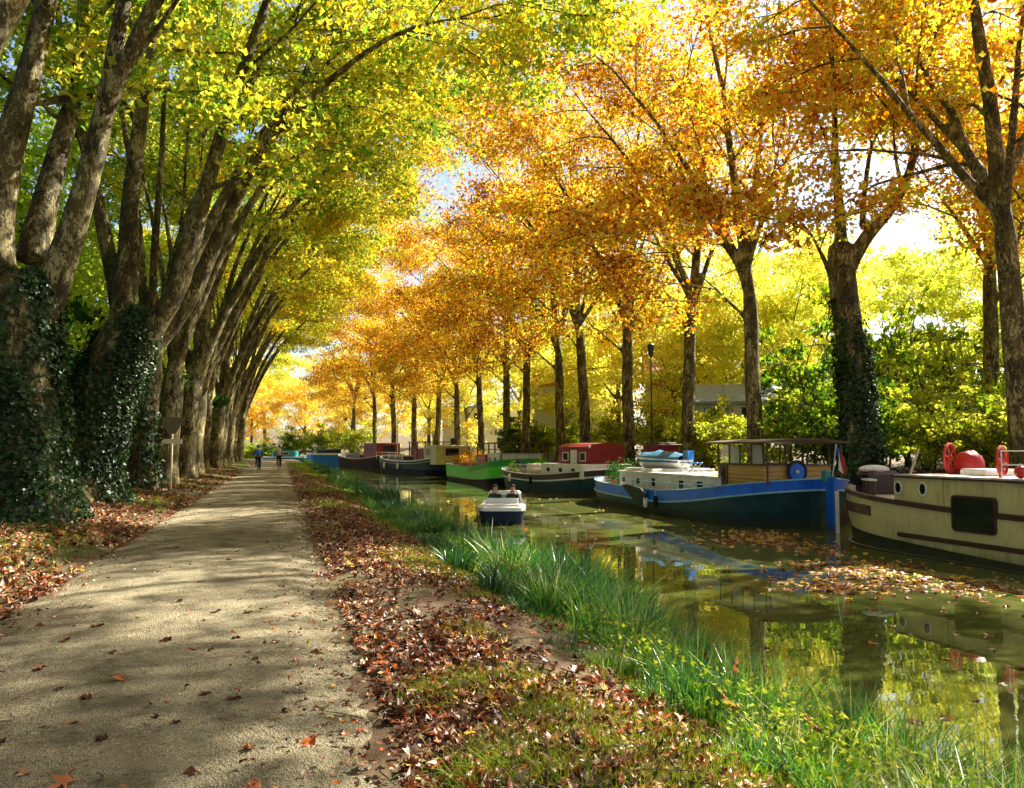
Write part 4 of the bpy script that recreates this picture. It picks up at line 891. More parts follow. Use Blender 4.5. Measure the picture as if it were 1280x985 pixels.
# wheelhouse
wx0, wx1, wy0, wy1 = -1.45, .95, -6.75, -4.1
mb = MB(); mb.box(((wx0+wx1)/2, (wy0+wy1)/2, 1.42), (wx1-wx0, wy1-wy0, .98), M['wood']); wh = mb.build('wheelhouse', b)
mb = MB(); mb.box(((wx0+wx1)/2, (wy0+wy1)/2, 1.925), (wx1-wx0+.08, wy1-wy0+.08, .05), M['dwood']); mb.build('sill', wh)
mb = MB(); px_ = np.linspace(wx0+.04, wx1-.04, 4); py_ = np.linspace(wy0+.04, wy1-.04, 5)
for x in px_:
    for y in (wy0+.04, wy1-.04): MB().tube([(x, y, 1.94), (x*1.03, y+(.0), 2.56)], .035, M['dwood'], 4).build('window_post', wh)
for y in py_[1:-1]:
    for x in (wx0+.04, wx1-.04): MB().tube([(x, y, 1.94), (x, y, 2.56)], .035, M['dwood'], 4).build('window_post', wh)
for i in range(4):
    if i in (1, 3): continue
    MB().box((wx0+.04, (py_[i]+py_[i+1])/2, 2.25), (.012, py_[i+1]-py_[i]-.09, .58), M['milky']).build('pane', wh)
MB().box((px_[0]+.4, wy1-.04, 2.25), (.7, .012, .58), M['glass']).build('pane', wh)
mb = MB(); RV = []; nR = 8
for j, y in enumerate((wy0-.5, wy1+.35)):
    for zt in (2.58, 2.64):
        for i in range(nR+1): x = wx0-.28+(wx1-wx0+.56)*i/nR; RV.append((x, y, zt+.10*(1-(2*i/nR-1)**2)))
F = []
a = nR+1
for i in range(nR): F += [[i, i+1, 2*a+i+1, 2*a+i], [a+i, 3*a+i, 3*a+i+1, a+i+1], [i, a+i, a+i+1, i+1], [2*a+i, 2*a+i+1, 3*a+i+1, 3*a+i]]
F += [[0, 2*a, 3*a, a], [nR, a+nR, 3*a+nR, 2*a+nR]]
mb.add(RV, F, M['dwood']); mb.build('wheelhouse_roof', wh)
mb = MB()
for y in (wy0-.35,):
    for x in (wx0-.1, wx1+.1): MB().tube([(x, y, 1.3), (x, y, 2.6)], .035, M['dwood'], 5).build('awning_post', wh)
mb = MB(); mb.box((-1.48, -4.5, 1.45), (.04, .5, .95), M['dwood']); d = mb.build('wheelhouse_door', wh); mb = MB(); mb.ellipsoid((-1.515, -4.5, 1.62), (.01, .14, .2), M['dark']); mb.build('pane', d)
# blue covered wheel on the stern face, round disc
mb = MB(); mb.ring((-.35, -6.86, 1.72), .31, (0, 1, 0), .05, M['navy'], 22); mb.disc((-.35, -6.84, 1.72), .28, (0, 1, 0), M['blue'], .05, 20); mb.ellipsoid((-.35, -6.88, 1.72), (.06, .05, .06), M['white']); mb.build('reel', b)
rail(b, [(-1.95, y, .9+.06*max(0, -y-3)) for y in (3.2, 1.6, 0, -1.6, -3.2, -4.6)], .28, M['paleblue'], 1, .014)
# rudder with tiller head
mb = MB(); mb.box((0, -7.98, .55), (.12, .42, 2.1), M['blue'], bev=.03); mb.box((0, -7.75, 1.62), (.20, .24, .34), M['teal2'], bev=.04); mb.box((0, -8.21, .35), (.10, .05, 1.7), M['white']); mb.build('rudder', b)
mb = MB(); mb.box((-.33, -7.62, .55), (.10, .3, .95), M['teal']); mb.build('stern_bracket', b)
# leeboard
mb = MB(); pts = [(1.85, .98), (1.5, 1.02), (.2, .93), (-.25, .72), (-.2, .42), (.15, .33), (.9, .50), (1.6, .80)]
n = len(pts); V = [(-2.30, p[0]-.2, p[1]) for p in pts]+[(-2.38, p[0]-.2, p[1]) for p in pts]
mb.add(V, [list(range(n)), list(range(n, 2*n))[::-1]]+[[i, (i+1) % n, n+(i+1) % n, n+i] for i in range(n)], M['blackgreen']); mb.build('leeboard', b)
mb = MB(); mb.box((-2.12, -7.0, 1.50), (.03, 1.3, .10), M['paleblue']); 
# flag on the stern
mb = MB(); mb.tube([(.15, -7.85, 1.6), (.18, -8.0, 2.55)], .018, M['white'], 6); st = mb.build('flagstaff', b)
V = []; F = []
for j in range(7):
    for i in range(7): V.append((.18+.05*math.sin(i*1.1+j*.4), -7.98-.055*i-.01*j, 2.5-.10*j-.05*i))
mbf = MB(); 
for j in range(6):
    for i in range(6): mbf.add([V[j*7+i], V[j*7+i+1], V[(j+1)*7+i+1], V[(j+1)*7+i]], [[0, 1, 2, 3]], M[['blue', 'white2', 'red'][i//2]])
mbf.build('flag', b)
fender(b, -2.32, -.35, .42, M['white'], 'white cylinder fender hanging below the leeboard of the blue barge')
fender(b, -2.32, -1.2, .5, M['black'], 'black fender hanging on the blue hull right of the leeboard')
# covered dinghy on the cabin roof
e = thing_at('dinghy', -.35, 2.2, 1.62, BB, 'small white dinghy under a blue tarpaulin on the barge cabin roof', 'dinghy', rz=.35)
HH = Hull(2.7, 1.15, 1.3, .4, .6, .5, .6)
mb = MB(); loft(mb, [HH.ring(lambda y: .0, .4, .75, .9), HH.ring(lambda y: .16, .82, .92, 1), HH.ring(lambda y: .40+.04*y, 1, 1, 1)], [M['white2'], M['white2']], deck=M['tarp']); mb.build('hull', e, True)
mb = MB(); V = []; F = []; ny = 10; nx2 = 9
for j in range(ny):
    y = -1.3+2.55*j/(ny-1); w_ = HH.half(y)+.05
    for i in range(nx2):
        u = -1+2*i/(nx2-1); V.append((u*w_, y, .24 if abs(u) == 1 else .40+.34*(1-abs(u))*(1-.35*abs(y)) + .03*math.sin(j*2.1+i)))
for j in range(ny-1):
    for i in range(nx2-1): F.append([j*nx2+i, j*nx2+i+1, (j+1)*nx2+i+1, (j+1)*nx2+i])
mb.add(V, F, M['tarp']); mb.build('tarpaulin', e, True)
def folding_chair(boat, x, y, z, m, label, group, rz=0):
    e = thing_at('folding_chair', x, y, z, boat, label, 'chair', group, rz)
    mb = MB(); mb.box((0, 0, .40), (.42, .4, .03), m); mb.build('seat', e); mb = MB(); mb.box((0, .2, .68), (.42, .03, .35), m, rx=-.15); mb.build('backrest', e)
    for sx_ in (-.2, .2): mb = MB(); mb.tube([(sx_, -.2, 0), (sx_, .18, .42), (sx_, .25, .86)], .014, M['steel'], 5); mb.tube([(sx_, .22, 0), (sx_, -.18, .42)], .014, M['steel'], 5); mb.build('leg', e)
folding_chair(BB, -.9, -1.6, 1.5, M['skyblue'], 'blue folding chair on the white cabin roof, the nearer of two', 'chairs on the cabin roof', .6)
folding_chair(BB, -.6, -.4, 1.5, M['tarp'], 'blue folding chair on the white cabin roof beside the dinghy', 'chairs on the cabin roof', -.8)
def plant(boat, x, y, z, s, label, group=None, mat='fol_green', turn=.2, potm='terracotta'):
    e = thing_at('potted_plant', x, y, z, boat, label, 'plant', group)
    mb = MB(); mb.tube([(0, 0, 0), (0, 0, .26*s)], [.11*s, .16*s], M[potm], 12); mb.build('pot', e)
    n = 260; p = nr.normal(size=(n, 3))*np.array([.2, .2, .24])*s; p[:, 2] += .52*s; o = leaf_mesh('foliage', p, nr.normal(size=(n, 3)), .09*s*(.7+.6*nr.random(n)), M[mat], parent=e, rg=nr); o.color = (turn, random.random(), .3, 1)
    mb = MB(); [mb.tube([(0, 0, .2*s), (.12*s*math.cos(k*2), .12*s*math.sin(k*2), .6*s)], .01, M['bark2'], 4) for k in range(3)]; mb.build('stem', e); return e
for i, (x, y, s, l) in enumerate([(-.9, 4.5, 1.2, 'tall dark potted plant at the front of the white cabin'), (-1.2, 5.2, 1.0, 'dark potted plant second from the blue bow'), (-.7, 5.9, 1.1, 'dark potted plant nearest the blue bow'), (.4, 4.9, 1.3, 'dark potted plant farthest inboard on the blue bow')]): plant(BB, x, y, .78, s, l, 'pot plants on the blue bow', turn=.02)
for i, (x, y, s, l) in enumerate([(-.3, -2.6, .7, 'small pot plant on the cabin roof next to the wheelhouse'), (.5, -2.2, .8, 'small pot plant on the far side of the cabin roof')]): plant(BB, x, y, 1.5, s, l, 'pot plants on the cabin roof', turn=.7)

# --- dark tug with red wheelhouse
b = empty('river_barge', (15.1, 42.4, WATER), .23, 'dark hulled barge with maroon rail and rounded dark red wheelhouse', 'barge', 'moored barges')
H = Hull(11.2, 3.6, 3.2, 2.6, .55, .5)
sh2 = lambda y: 1.0+.32*max(0, y/5.7)**2+.42*max(0, -y/5.7)**1.5
make_hull(H, b, [(lambda y: -.35, .85, .9, .85), (lambda y: 0, .93, .93, .92), (lambda y: sh2(y)-.38, 1, .98, .98), (lambda y: sh2(y)-.30, 1, .985, .985), (sh2, 1.0, 1, 1)], [M['teal'], M['teal'], M['white'], M['wine']], lambda y: .8, M['deck'])
strake(H, 'rubbing_band', lambda y: sh2(y), .05, 1.0, M['white'], b, .04)
mb = MB(); mb.box((0, -2.4, 1.25), (3.2, 4.0, .75), M['white'], bev=.05); cab = mb.build('cabin', b)
for y in (-1.2, -2.4, -3.6): window(cab, (-1.61, y, 1.3), .4, .26, 'x', M['white2'])
mb = MB(); V = []; prof = [(-1.15, 1.5), (-1.15, 2.5), (-.9, 2.64), (0, 2.72), (.9, 2.64), (1.15, 2.5), (1.15, 1.5)]
n = len(prof); V = [(x, -4.3, z) for x, z in prof]+[(x, -1.5, z) for x, z in prof]
mb.add(V, [list(range(n)), list(range(n, 2*n))[::-1]]+[[i, (i+1) % n, n+(i+1) % n, n+i][::-1] for i in range(n)], M['dred']); whs = mb.build('wheelhouse', b)
for y in (-3.8, -2.2): window(whs, (-1.165, y, 2.0), .5, .42, 'x', M['white'])
mb = MB(); mb.box((-1.17, -3.0, 1.92), (.03, .6, .85), M['white']); d = mb.build('wheelhouse_door', whs); mb = MB(); mb.tube([(-1.2, -3.2, 1.9), (-1.2, -3.2, 2.0)], .012, M['steel'], 5); mb.build('handle', d)
mb = MB(); mb.ellipsoid((-1.1, -4.33, 2.5), (.07, .05, .07), M['white2']); mb.build('stern_lamp', b, True)
rail(b, [(-1.2, y, 1.0) for y in (3.8, 2.6, 1.4, .2)], .5, M['white'], 2); rail(b, [(1.2, y, 1.0) for y in (3.8, 2.6, 1.4, .2)], .5, M['white'], 2)
mb = MB(); mb.box((0, 1.6, 1.05), (1.8, 2.0, .4), M['palewood'], bev=.1); mb.box((0, 3.0, 1.2), (.8, .6, .7), M['white'], bev=.08); mb.build('deck_hatch', b)
mb = MB(); mb.tube([(.0, 4.9, 1.1), (0, 4.9, 1.7)], .06, M['black'], 8); mb.tube([(-.3, 4.9, 1.55), (.3, 4.9, 1.55)], .05, M['black'], 8); mb.build('bollard', b)
fender(b, -2.0, 2.4, .75, M['white2'], 'white fender at the bow of the dark barge'); fender(b, -2.02, 0, .7, M['black'], 'black fender halfway along the dark barge')
for i, (x, y, s, l) in enumerate([(-.8, 3.9, .9, 'pot plant left on the dark barge bow'), (.8, 3.6, 1, 'pot plant right on the dark barge bow')]): plant(b, x, y, .85, s, l, 'pot plants on the dark barge', turn=.4)

# --- green barge
b = empty('river_barge', (15.0, 57.0, WATER), .03, 'bright green barge with red cabin and dark pergola roof', 'barge', 'moored barges'); GB = b
H = Hull(16.5, 4.3, 2.4, 3.0, .5, .5)
sh3 = lambda y: 1.12+.12*max(0, y/8)**2+.62*max(0, (-y-1.0)/7)**1.1
make_hull(H, b, [(lambda y: -.35, .9, .95, .9), (lambda y: 0, .95, .96, .95), (lambda y: .22+.4*max(0, -y/8.)**2, .98, .98, .97), (sh3, 1, 1, 1)], [M['black'], M['black'], M['green']], lambda y: .85, M['deck'])
strake(H, 'rubbing_band', lambda y: sh3(y)-.02, .07, 1, M['green2'], b, .04); strake(H, 'stern_band', lambda y: sh3(y)-.22, .28, 1, M['green2'], b, .015, None, -.5)
mb = MB(); mb.box((-.2, -2.9, 1.45), (3.2, 2.6, 1.1), M['red'], bev=.05); cab = mb.build('cabin', b); mb = MB(); mb.box((-.2, -5.6, 1.5), (3.0, 2.6, 1.2), M['white'], bev=.05); cab2 = mb.build('aft_cabin', b)
for y in (-2.3, -3.5): window(cab, (-1.81, y, 1.6), .5, .35, 'x', M['white'])
for y in (-5.0, -6.2): window(cab2, (-1.71, y, 1.7), .5, .35, 'x', M['white2'])
mb = MB(); mb.box((0, -4.3, 2.78), (3.6, 6.2, .07), M['dwood']); mb.box((0, -4.3, 2.35), (3.4, 6.0, .05), M['dwood'])
for x in (-1.6, 1.6):
    for y in np.linspace(-7.2, -1.4, 5): mb.tube([(x, y, 1.4), (x, y, 2.76)], .05, M['dwood'], 5)
mb.build('pergola', b)
mb = MB(); mb.box((0, 2.5, 1.1), (2.8, 5.5, .5), M['dred'], bev=.06); mb.build('hold_cover', b)
for i in range(7): plant(GB, -1.4+.5*(i % 3), .2+i*.95, 1.0 if i % 3 == 0 else 1.35, 1.0, 'flowering pot plant on the green barge deck, %s from its red cabin' % ORD[i], 'pot plants on the green barge', 'fol_right', .3+.1*i)
# --- barge with cream stern house, then maroon barge
b = empty('river_barge', (12.9, 77.6, WATER), .20, 'black olive barge with white rail and cream stern house behind the green barge', 'barge', 'moored barges')
H = Hull(17.5, 4.0, 3.6, 2.4, .6, .5, .2); sh4 = lambda y: 1.25+.55*(abs(y)/9.5)**2.2
make_hull(H, b, [(lambda y: -.35, .9, .96, .9), (lambda y: 0, .96, .97, .96), (lambda y: .5, 1, .99, 1), (lambda y: sh4(y)-.1, 1, 1, 1), (sh4, 1, 1, 1)], [M['black'], M['black'], M['blackgreen'], M['white']], lambda y: .9, M['deck'])
mb = MB(); mb.box((-.3, -7.4, 1.85), (3.0, 3.0, 1.7), M['cream'], bev=.08); cab = mb.build('stern_house', b)
window(cab, (-.3, -8.92, 2.1), 1.2, .6, 'y', M['dwood']); window(cab, (-1.82, -7.0, 2.1), .7, .5, 'x', M['dwood'])
mb = MB(); mb.box((0, -3, 3.0), (2.8, 4.4, .08), M['dwood']); [mb.tube([(x, y, 1.2), (x, y, 3.0)], .06, M['dwood'], 5) for x in (-1.3, 1.3) for y in (-5.1, -3, -.9)]; mb.box((0, -3, 1.8), (2.2, 3.4, 1.2), M['dred'], bev=.05); mb.build('pergola', b)
mb = MB(); mb.box((0, 3.5, 1.35), (2.8, 6.5, .7), M['wine'], bev=.1); mb.build('hold_cover', b)
strake(H, 'rubbing_band', lambda y: sh4(y)-.3, .08, 1.0, M['rope'], b, .05)
rail(b, [(-1.7, y, 1.3) for y in (8, 6, 4, 2, 0)], .7, M['white'], 2, .025)
mb = MB(); mb.tube([(0, 6.2, 1.5), (0, 6.2, 5.5)], .06, M['pole'], 8); mb.build('mast', b)
fender(b, -2.15, 4, .7, M['white2'], 'white fender on the bow side of the black olive barge', .6, .12); fender(b, -2.15, 0, .7, M['white2'], 'white fender halfway along the black olive barge', .6, .12)
b = empty('river_barge', (9.9, 93.4, WATER), .34, 'brown barge with dark maroon wheelhouse at the far bend', 'barge', 'moored barges')
H = Hull(13, 4.0, 2.6, 2.4, .5, .5, .3); sh5 = lambda y: 1.3+.5*(abs(y)/6.5)**2
make_hull(H, b, [(lambda y: -.35, .9, .96, .9), (lambda y: 0, .96, .97, .96), (lambda y: sh5(y)-.12, 1, 1, 1), (sh5, 1, 1, 1)], [M['black'], M['brownhull'], M['rope']], lambda y: .9, M['deck'])
mb = MB(); mb.box((-.2, -3.3, 2.0), (2.8, 3.6, 2.0), M['dred'], bev=.08); cab = mb.build('wheelhouse', b); window(cab, (-.2, -5.12, 2.4), 1.4, .6, 'y', M['wine']); window(cab, (-1.62, -3, 2.4), .8, .6, 'x', M['wine'])
mb = MB(); mb.box((0, 2, 1.4), (2.6, 4, .7), M['wine'], bev=.1); mb.build('hold_cover', b)
# --- big blue barge across the end and teal cruiser
b = empty('river_barge', (6.05, 112.5, WATER), PI/2*.02, 'bright blue square ended barge closing the far end of the canal', 'barge', 'moored barges')
H = Hull(9, 5.0, .6, .8, .5, .5, .8, .6); sh6 = lambda y: 1.75
make_hull(H, b, [(lambda y: -.35, .9, .96, .92), (lambda y: .12, .96, .97, .96), (lambda y: 1.55, 1, 1, 1), (sh6, 1, 1, 1)], [M['skyblue'], M['skyblue'], M['white']], lambda y: 1.3, M['deck'])
mb = MB(); mb.box((.3, 1.5, 1.9), (3.2, 3.0, .8), M['blackgreen'], bev=.08); mb.build('cabin', b)
strake(H, 'rubbing_band', lambda y: 1.2, .1, 1, M['blue'], b, .03)
b = empty('cabin_cruiser', (.2, 121.5, WATER), 1.3, 'teal cabin cruiser with white stern far beyond the cyclists', 'boat')
H = Hull(7, 2.8, 2.6, .6, .6, .5, .7); make_hull(H, b, [(lambda y: -.3, .8, .85, .9), (lambda y: .1, .9, .92, .96), (lambda y: 1.05, 1, 1, 1), (lambda y: 1.2, 1, 1, 1)], [M['teal2'], M['teal2'], M['white2']], lambda y: .8, M['white'])
mb = MB(); mb.box((0, -.4, 1.55), (2.1, 3.4, 1.0), M['teal2'], bev=.2); c = mb.build('cabin', b); window(c, (-1.06, -.4, 1.65), 1.6, .4, 'x', M['white2']); window(c, (1.06, -.4, 1.65), 1.6, .4, 'x', M['white2'])

# ------------------------------------------------------------------ people
def skin_mesh(name, joints, edges, mat, parent, sub=2, root=0):
    me = bpy.data.meshes.new(name); me.from_pydata([j[:3] for j in joints], edges, [])
    o = bpy.data.objects.new(name, me); COL.objects.link(o)
    md = o.modifiers.new('s', 'SKIN'); sv = me.skin_vertices[0].data
    for i, j in enumerate(joints):
        r = j[3] if isinstance(j[3], tuple) else (j[3], j[3]); sv[i].radius = r; sv[i].use_root = (i == root)
    md.use_smooth_shade = True; ms = o.modifiers.new('u', 'SUBSURF'); ms.levels = sub; ms.render_levels = sub
    dg = bpy.context.evaluated_depsgraph_get(); m2 = bpy.data.meshes.new_from_object(o.evaluated_get(dg)); m2.name = name
    bpy.data.objects.remove(o); m2.materials.clear(); m2.materials.append(mat)
    return link(bpy.data.objects.new(name, m2), parent)
def person(loc, rz, pose, top, legs, label, hair_len=.0):
    """figure faces local +Y. pose: dict of joint positions"""
    e = empty('person', loc, rz, label, 'person'); P = pose
    J = []; E = []
    def j(p, r): J.append((*p, r)); return len(J)-1
    pel = j(P['pelvis'], (.15, .11)); sp = j(P['waist'], (.13, .10)); ch = j(P['chest'], (.165, .115)); nk = j(P['neck'], .058)
    hd0 = j(P['head0'], .075); hd = j(P['head'], (.082, .098)); hd2 = j(P['head2'], (.070, .085))
    E += [(pel, sp), (sp, ch), (ch, nk), (nk, hd0), (hd0, hd), (hd, hd2)]
    hv = Vector(P['head0'])*.35+Vector(P['head'])*.65; fz = Vector(P['face']); nose = j(tuple(hv+fz*.125), .016); E.append((hd0, nose))
    arms = {}; lg = {}
    for sd in ('l', 'r'):
        a = [j(P['sh_'+sd], .062), j(P['el_'+sd], .043), j(P['wr_'+sd], .029)]; E += [(ch, a[0]), (a[0], a[1]), (a[1], a[2])]; arms[sd] = a
        w = Vector(P['wr_'+sd]); dd = (w-Vector(P['el_'+sd])).normalized(); pm_ = j(tuple(w+dd*.06), (.036, .02)); E.append((a[2], pm_))
        side = dd.cross(Vector((0, 0, 1))).normalized() if abs(dd.z) < .95 else Vector((1, 0, 0))
        for k in range(4):
            f0 = j(tuple(w+dd*.115+side*(k-1.5)*.02), .009); f1 = j(tuple(w+dd*(.15-.006*abs(k-1.5))+side*(k-1.5)*.021+Vector((0, 0, -.025))), .008); E += [(pm_, f0), (f0, f1)]
        th = j(tuple(w+dd*.07-side*.05*(1 if sd == 'l' else -1)), .010); E.append((a[2], th))
        l = [j(P['hp_'+sd], .092), j(P['kn_'+sd], .058), j(P['an_'+sd], .038), j(P['to_'+sd], (.04, .028))]; E += [(pel, l[0]), (l[0], l[1]), (l[1], l[2]), (l[2], l[3])]; lg[sd] = l
    skin_mesh('body', J, E, M['skin'], e)
    def grow(j_, k): r = J[j_][3]; r = (r[0]*k+.012, r[1]*k+.012) if isinstance(r, tuple) else r*k+.012; return (*J[j_][:3], r)
    J.append(((J[ch][0]+J[nk][0])/2, (J[ch][1]+J[nk][1])/2, J[ch][2]*.35+J[nk][2]*.65, .072)); col_ = len(J)-1
    ids = [pel, sp, ch, arms['l'][0], arms['l'][1], arms['l'][2], arms['r'][0], arms['r'][1], arms['r'][2], col_]
    skin_mesh('jacket', [grow(i, 1.03) for i in ids], [(0, 1), (1, 2), (2, 3), (3, 4), (4, 5), (2, 6), (6, 7), (7, 8), (2, 9)], top, e)
    ids = [pel, lg['l'][0], lg['l'][1], lg['l'][2], lg['r'][0], lg['r'][1], lg['r'][2]]
    skin_mesh('trousers', [grow(i, 1.04) for i in ids], [(0, 1), (1, 2), (2, 3), (0, 4), (4, 5), (5, 6)], legs, e)
    mb = MB(); hc = Vector(P['head'])*.6+Vector(P['head2'])*.4
    c = hc-fz*.022+Vector((0, 0, .015)); mb.ellipsoid(tuple(c), (.098, .108, .115), M['hair'], 14, 10, lambda p: .80 if (p.x*fz.x+p.y*fz.y > .35 and p.z < .45) else 1.0)
    if hair_len: mb.ellipsoid(tuple(c-fz*.05-Vector((0, 0, .10))), (.095, .06, .13+hair_len), M['hair'], 12, 8)
    mb.build('hair', e, True)
    mb = MB()
    for s_ in ('l', 'r'):
        a_, t_ = Vector(P['an_'+s_]), Vector(P['to_'+s_]); mb.ellipsoid(tuple((a_+t_)/2+Vector((0, 0, -.03))), (.05, .13, .05), M['black'])
    mb.build('shoes', e, True)
    mb = MB(); side = Vector((fz.y, -fz.x, 0)).normalized()
    for s_ in (-1, 1): mb.ellipsoid(tuple(hc*.55+Vector(P['head0'])*.0+Vector(P['head'])*.45+fz*.092+side*.034*s_), (.011, .011, .008), M['black'], 8, 6)
    mb.build('eyes', e, True)
    return e
# --- cyclists, riding away (+Y)
def bicycle(loc, rz, label, m):
    e = empty('bicycle', loc, rz, label, 'bicycle', 'bicycles on the path')
    for nm_, y in (('wheel', -.53), ('wheel', .53)):
        mb = MB(); mb.ring((0, y, .34), .315, (1, 0, 0), .012, M['steel'], 24)
        for k in range(12): mb.tube([(0, y, .34), (0, y+.31*math.cos(k*PI/6), .34+.31*math.sin(k*PI/6))], .0025, M['steel'], 3)
        mb.disc((0, y, .34), .03, (1, 0, 0), M['steel'], .09, 10); w = mb.build(nm_, e); mb = MB(); mb.ring((0, y, .34), .34, (1, 0, 0), .02, M['rubber'], 28); mb.build('tyre', w)
    mb = MB(); bbk = (0, -.08, .30); st = (0, -.22, .82); hd = (0, .34, .86); hl = (0, .38, .70)
    for a_, b_ in ((bbk, st), (st, hd), (bbk, hl), (hd, hl)): mb.tube([a_, b_], .018, m, 8)
    for sx_ in (-.05, .05): mb.tube([(sx_, -.53, .34), (0, -.08, .30)], .01, m, 6); mb.tube([(sx_, -.53, .34), (0, -.22, .78)], .01, m, 6); mb.tube([(sx_, .53, .34), (0, .38, .70)], .012, m, 6)
    mb.build('frame', e)
    mb = MB(); mb.tube([(0, -.22, .82), (0, -.24, .93)], .013, M['steel'], 6); mb.box((0, -.24, .95), (.16, .26, .05), M['black'], bev=.02); mb.build('saddle', e)
    mb = MB(); mb.tube([(0, .34, .86), (0, .36, 1.02)], .015, M['steel'], 6); mb.tube([(-.29, .24, 1.04), (-.12, .36, 1.03), (.12, .36, 1.03), (.29, .24, 1.04)], .013, M['black'], 6); mb.build('handlebar', e)
    mb = MB(); mb.disc((.05, -.08, .30), .09, (1, 0, 0), M['steel'], .008, 16); mb.tube([(.07, -.08, .30), (.07, .06, .20)], .01, M['steel'], 5); mb.tube([(-.07, -.08, .30), (-.07, -.22, .40)], .01, M['steel'], 5); mb.box((.13, .06, .19), (.1, .08, .02), M['black']); mb.box((-.13, -.22, .40), (.1, .08, .02), M['black']); mb.build('crankset', e)
    return e
RIDE = dict(pelvis=(0, -.24, 1.03), waist=(0, -.16, 1.22), chest=(0, -.03, 1.40), neck=(0, .04, 1.53), head0=(0, .06, 1.60), head=(0, .08, 1.68), head2=(0, .08, 1.75), face=(0, 1, 0),
            sh_l=(-.17, -.02, 1.44), el_l=(-.26, .10, 1.22), wr_l=(-.27, .18, 1.09), sh_r=(.17, -.02, 1.44), el_r=(.26, .10, 1.22), wr_r=(.27, .18, 1.09),
            hp_l=(-.09, -.20, .98), kn_l=(-.11, .16, .82), an_l=(-.12, -.20, .47), to_l=(-.12, -.08, .43), hp_r=(.09, -.20, .98), kn_r=(.11, .13, .62), an_r=(.12, .02, .27), to_r=(.12, .14, .23))
def cyc(x, y, top, legs, plabel, blabel, fr):
    bicycle((x, y, .045), 0, blabel, fr); person((x, y, .045), 0, RIDE, top, legs, plabel)
cyc(-1.45, 55.5, M['bluecloth'], M['navy'], 'cyclist in a blue top riding away on the left side of the path', 'dark bicycle under the rider in blue', M['black'])
cyc(-.15, 61.0, M['pinkcloth'], M['blackcloth'], 'cyclist in a pale grey top riding away farther along the path', 'bicycle under the rider in pale grey', M['dred'])

# --- little white day boat coming towards the camera
db = empty('motor_boat', (7.35, 26.6, WATER), PI-.30, 'small open white topped motor boat with dark hull carrying two people', 'boat')
H = Hull(3.9, 1.5, .55, .4, .35, .5, .75, .55)
mb = MB(); loft(mb, [H.ring(lambda y: -.2, .8, .8, .95), H.ring(lambda y: .12, .92, .93, 1), H.ring(lambda y: .44, 1, 1, 1)], [M['navy'], M['navy']]); mb.build('hull', db, True)
mb = MB(); r0 = H.ring(lambda y: .44, 1.0, 1, 1, off=.03); r1 = H.ring(lambda y: .55, 1.0, 1, 1, off=.02); r2 = H.ring(lambda y: .60, .93, .97, .97, off=-.03); r3 = H.ring(lambda y: .57, .78, .9, .9, off=-.06); r4 = H.ring(lambda y: .18, .74, .86, .86, off=-.08)
loft(mb, [r0, r1, r2, r3, r4], [M['white2']]*4, deck=M['white2']); mb.build('gunwale', db, True)
mb = MB(); mb.box((0, 1.45, .56), (1.28, .9, .14), M['white2'], bev=.05); mb.box((0, .95, .68), (1.1, .12, .22), M['white2'], bev=.03); mb.build('foredeck', db)
mb = MB(); mb.box((0, .88, .82), (.9, .012, .16), M['glass']); mb.build('windscreen', db)
mb = MB(); mb.box((0, -.45, .22), (1.15, .45, .20), M['white2'], bev=.05); mb.build('bench', db); mb = MB(); mb.box((.0, -1.75, .72), (1.2, .35, .36), M['white2'], bev=.08); mb.build('engine_box', db)
mb = MB(); mb.ring((.3, .78, .80), .15, (0, 1, .3), .014, M['black'], 16); mb.build('steering_wheel', db)
SIT = dict(pelvis=(0, 0, .10), waist=(0, -.02, .27), chest=(0, 0, .46), neck=(0, .02, .60), head0=(0, .03, .66), head=(0, .04, .74), head2=(0, .04, .81), face=(0, 1, 0),
           sh_l=(-.17, 0, .50), el_l=(-.23, .12, .28), wr_l=(-.16, .34, .30), sh_r=(.17, 0, .50), el_r=(.23, .12, .28), wr_r=(.16, .34, .30),
           hp_l=(-.09, .04, .08), kn_l=(-.12, .44, .14), an_l=(-.12, .62, -.05), to_l=(-.12, .74, -.08), hp_r=(.09, .04, .08), kn_r=(.12, .44, .14), an_r=(.12, .62, -.05), to_r=(.12, .74, -.08))
def in_boat(x, y, z): c, s = math.cos(PI-.30), math.sin(PI-.30); return (7.35+x*c-y*s, 26.6+x*s+y*c, WATER+z)
person(in_boat(.30, -.42, .30), PI-.25, SIT, M['navy'], M['navy'], 'person with long brown hair in navy seated on the left of the white motor boat', .06)
person(in_boat(-.32, -.42, .30), PI-.38, SIT, M['blackcloth'], M['blackcloth'], 'person in a black jacket seated on the right of the white motor boat')

# ------------------------------------------------------------------ furniture and buildings
e = empty('road_sign', (-3.72, 30.6, .12), 0, 'pale post with an inverted triangle plate and small board beside the left tree row', 'sign')
mb = MB(); mb.tube([(0, 0, -.2), (0, 0, 2.62)], .032, M['pole'], 10); mb.build('post', e)
mb = MB(); mb.add([(-.42, -.05, 2.62), (.42, -.05, 2.62), (.12, -.05, 2.02), (-.12, -.05, 2.02), (-.42, -.075, 2.62), (.42, -.075, 2.62), (.12, -.075, 2.02), (-.12, -.075, 2.02)], [[0, 1, 2, 3], [7, 6, 5, 4], [0, 4, 5, 1], [1, 5, 6, 2], [2, 6, 7, 3], [3, 7, 4, 0]], M['signback']); mb.build('sign_plate', e)
mb = MB(); mb.box((0, -.06, 1.76), (.66, .025, .16), M['pole'], bev=.0); mb.build('board', e)
e = empty('street_lamp', (19.3, 39.6, .1), 0, 'tall thin dark lamp post on the far bank above the blue barge', 'lamp')
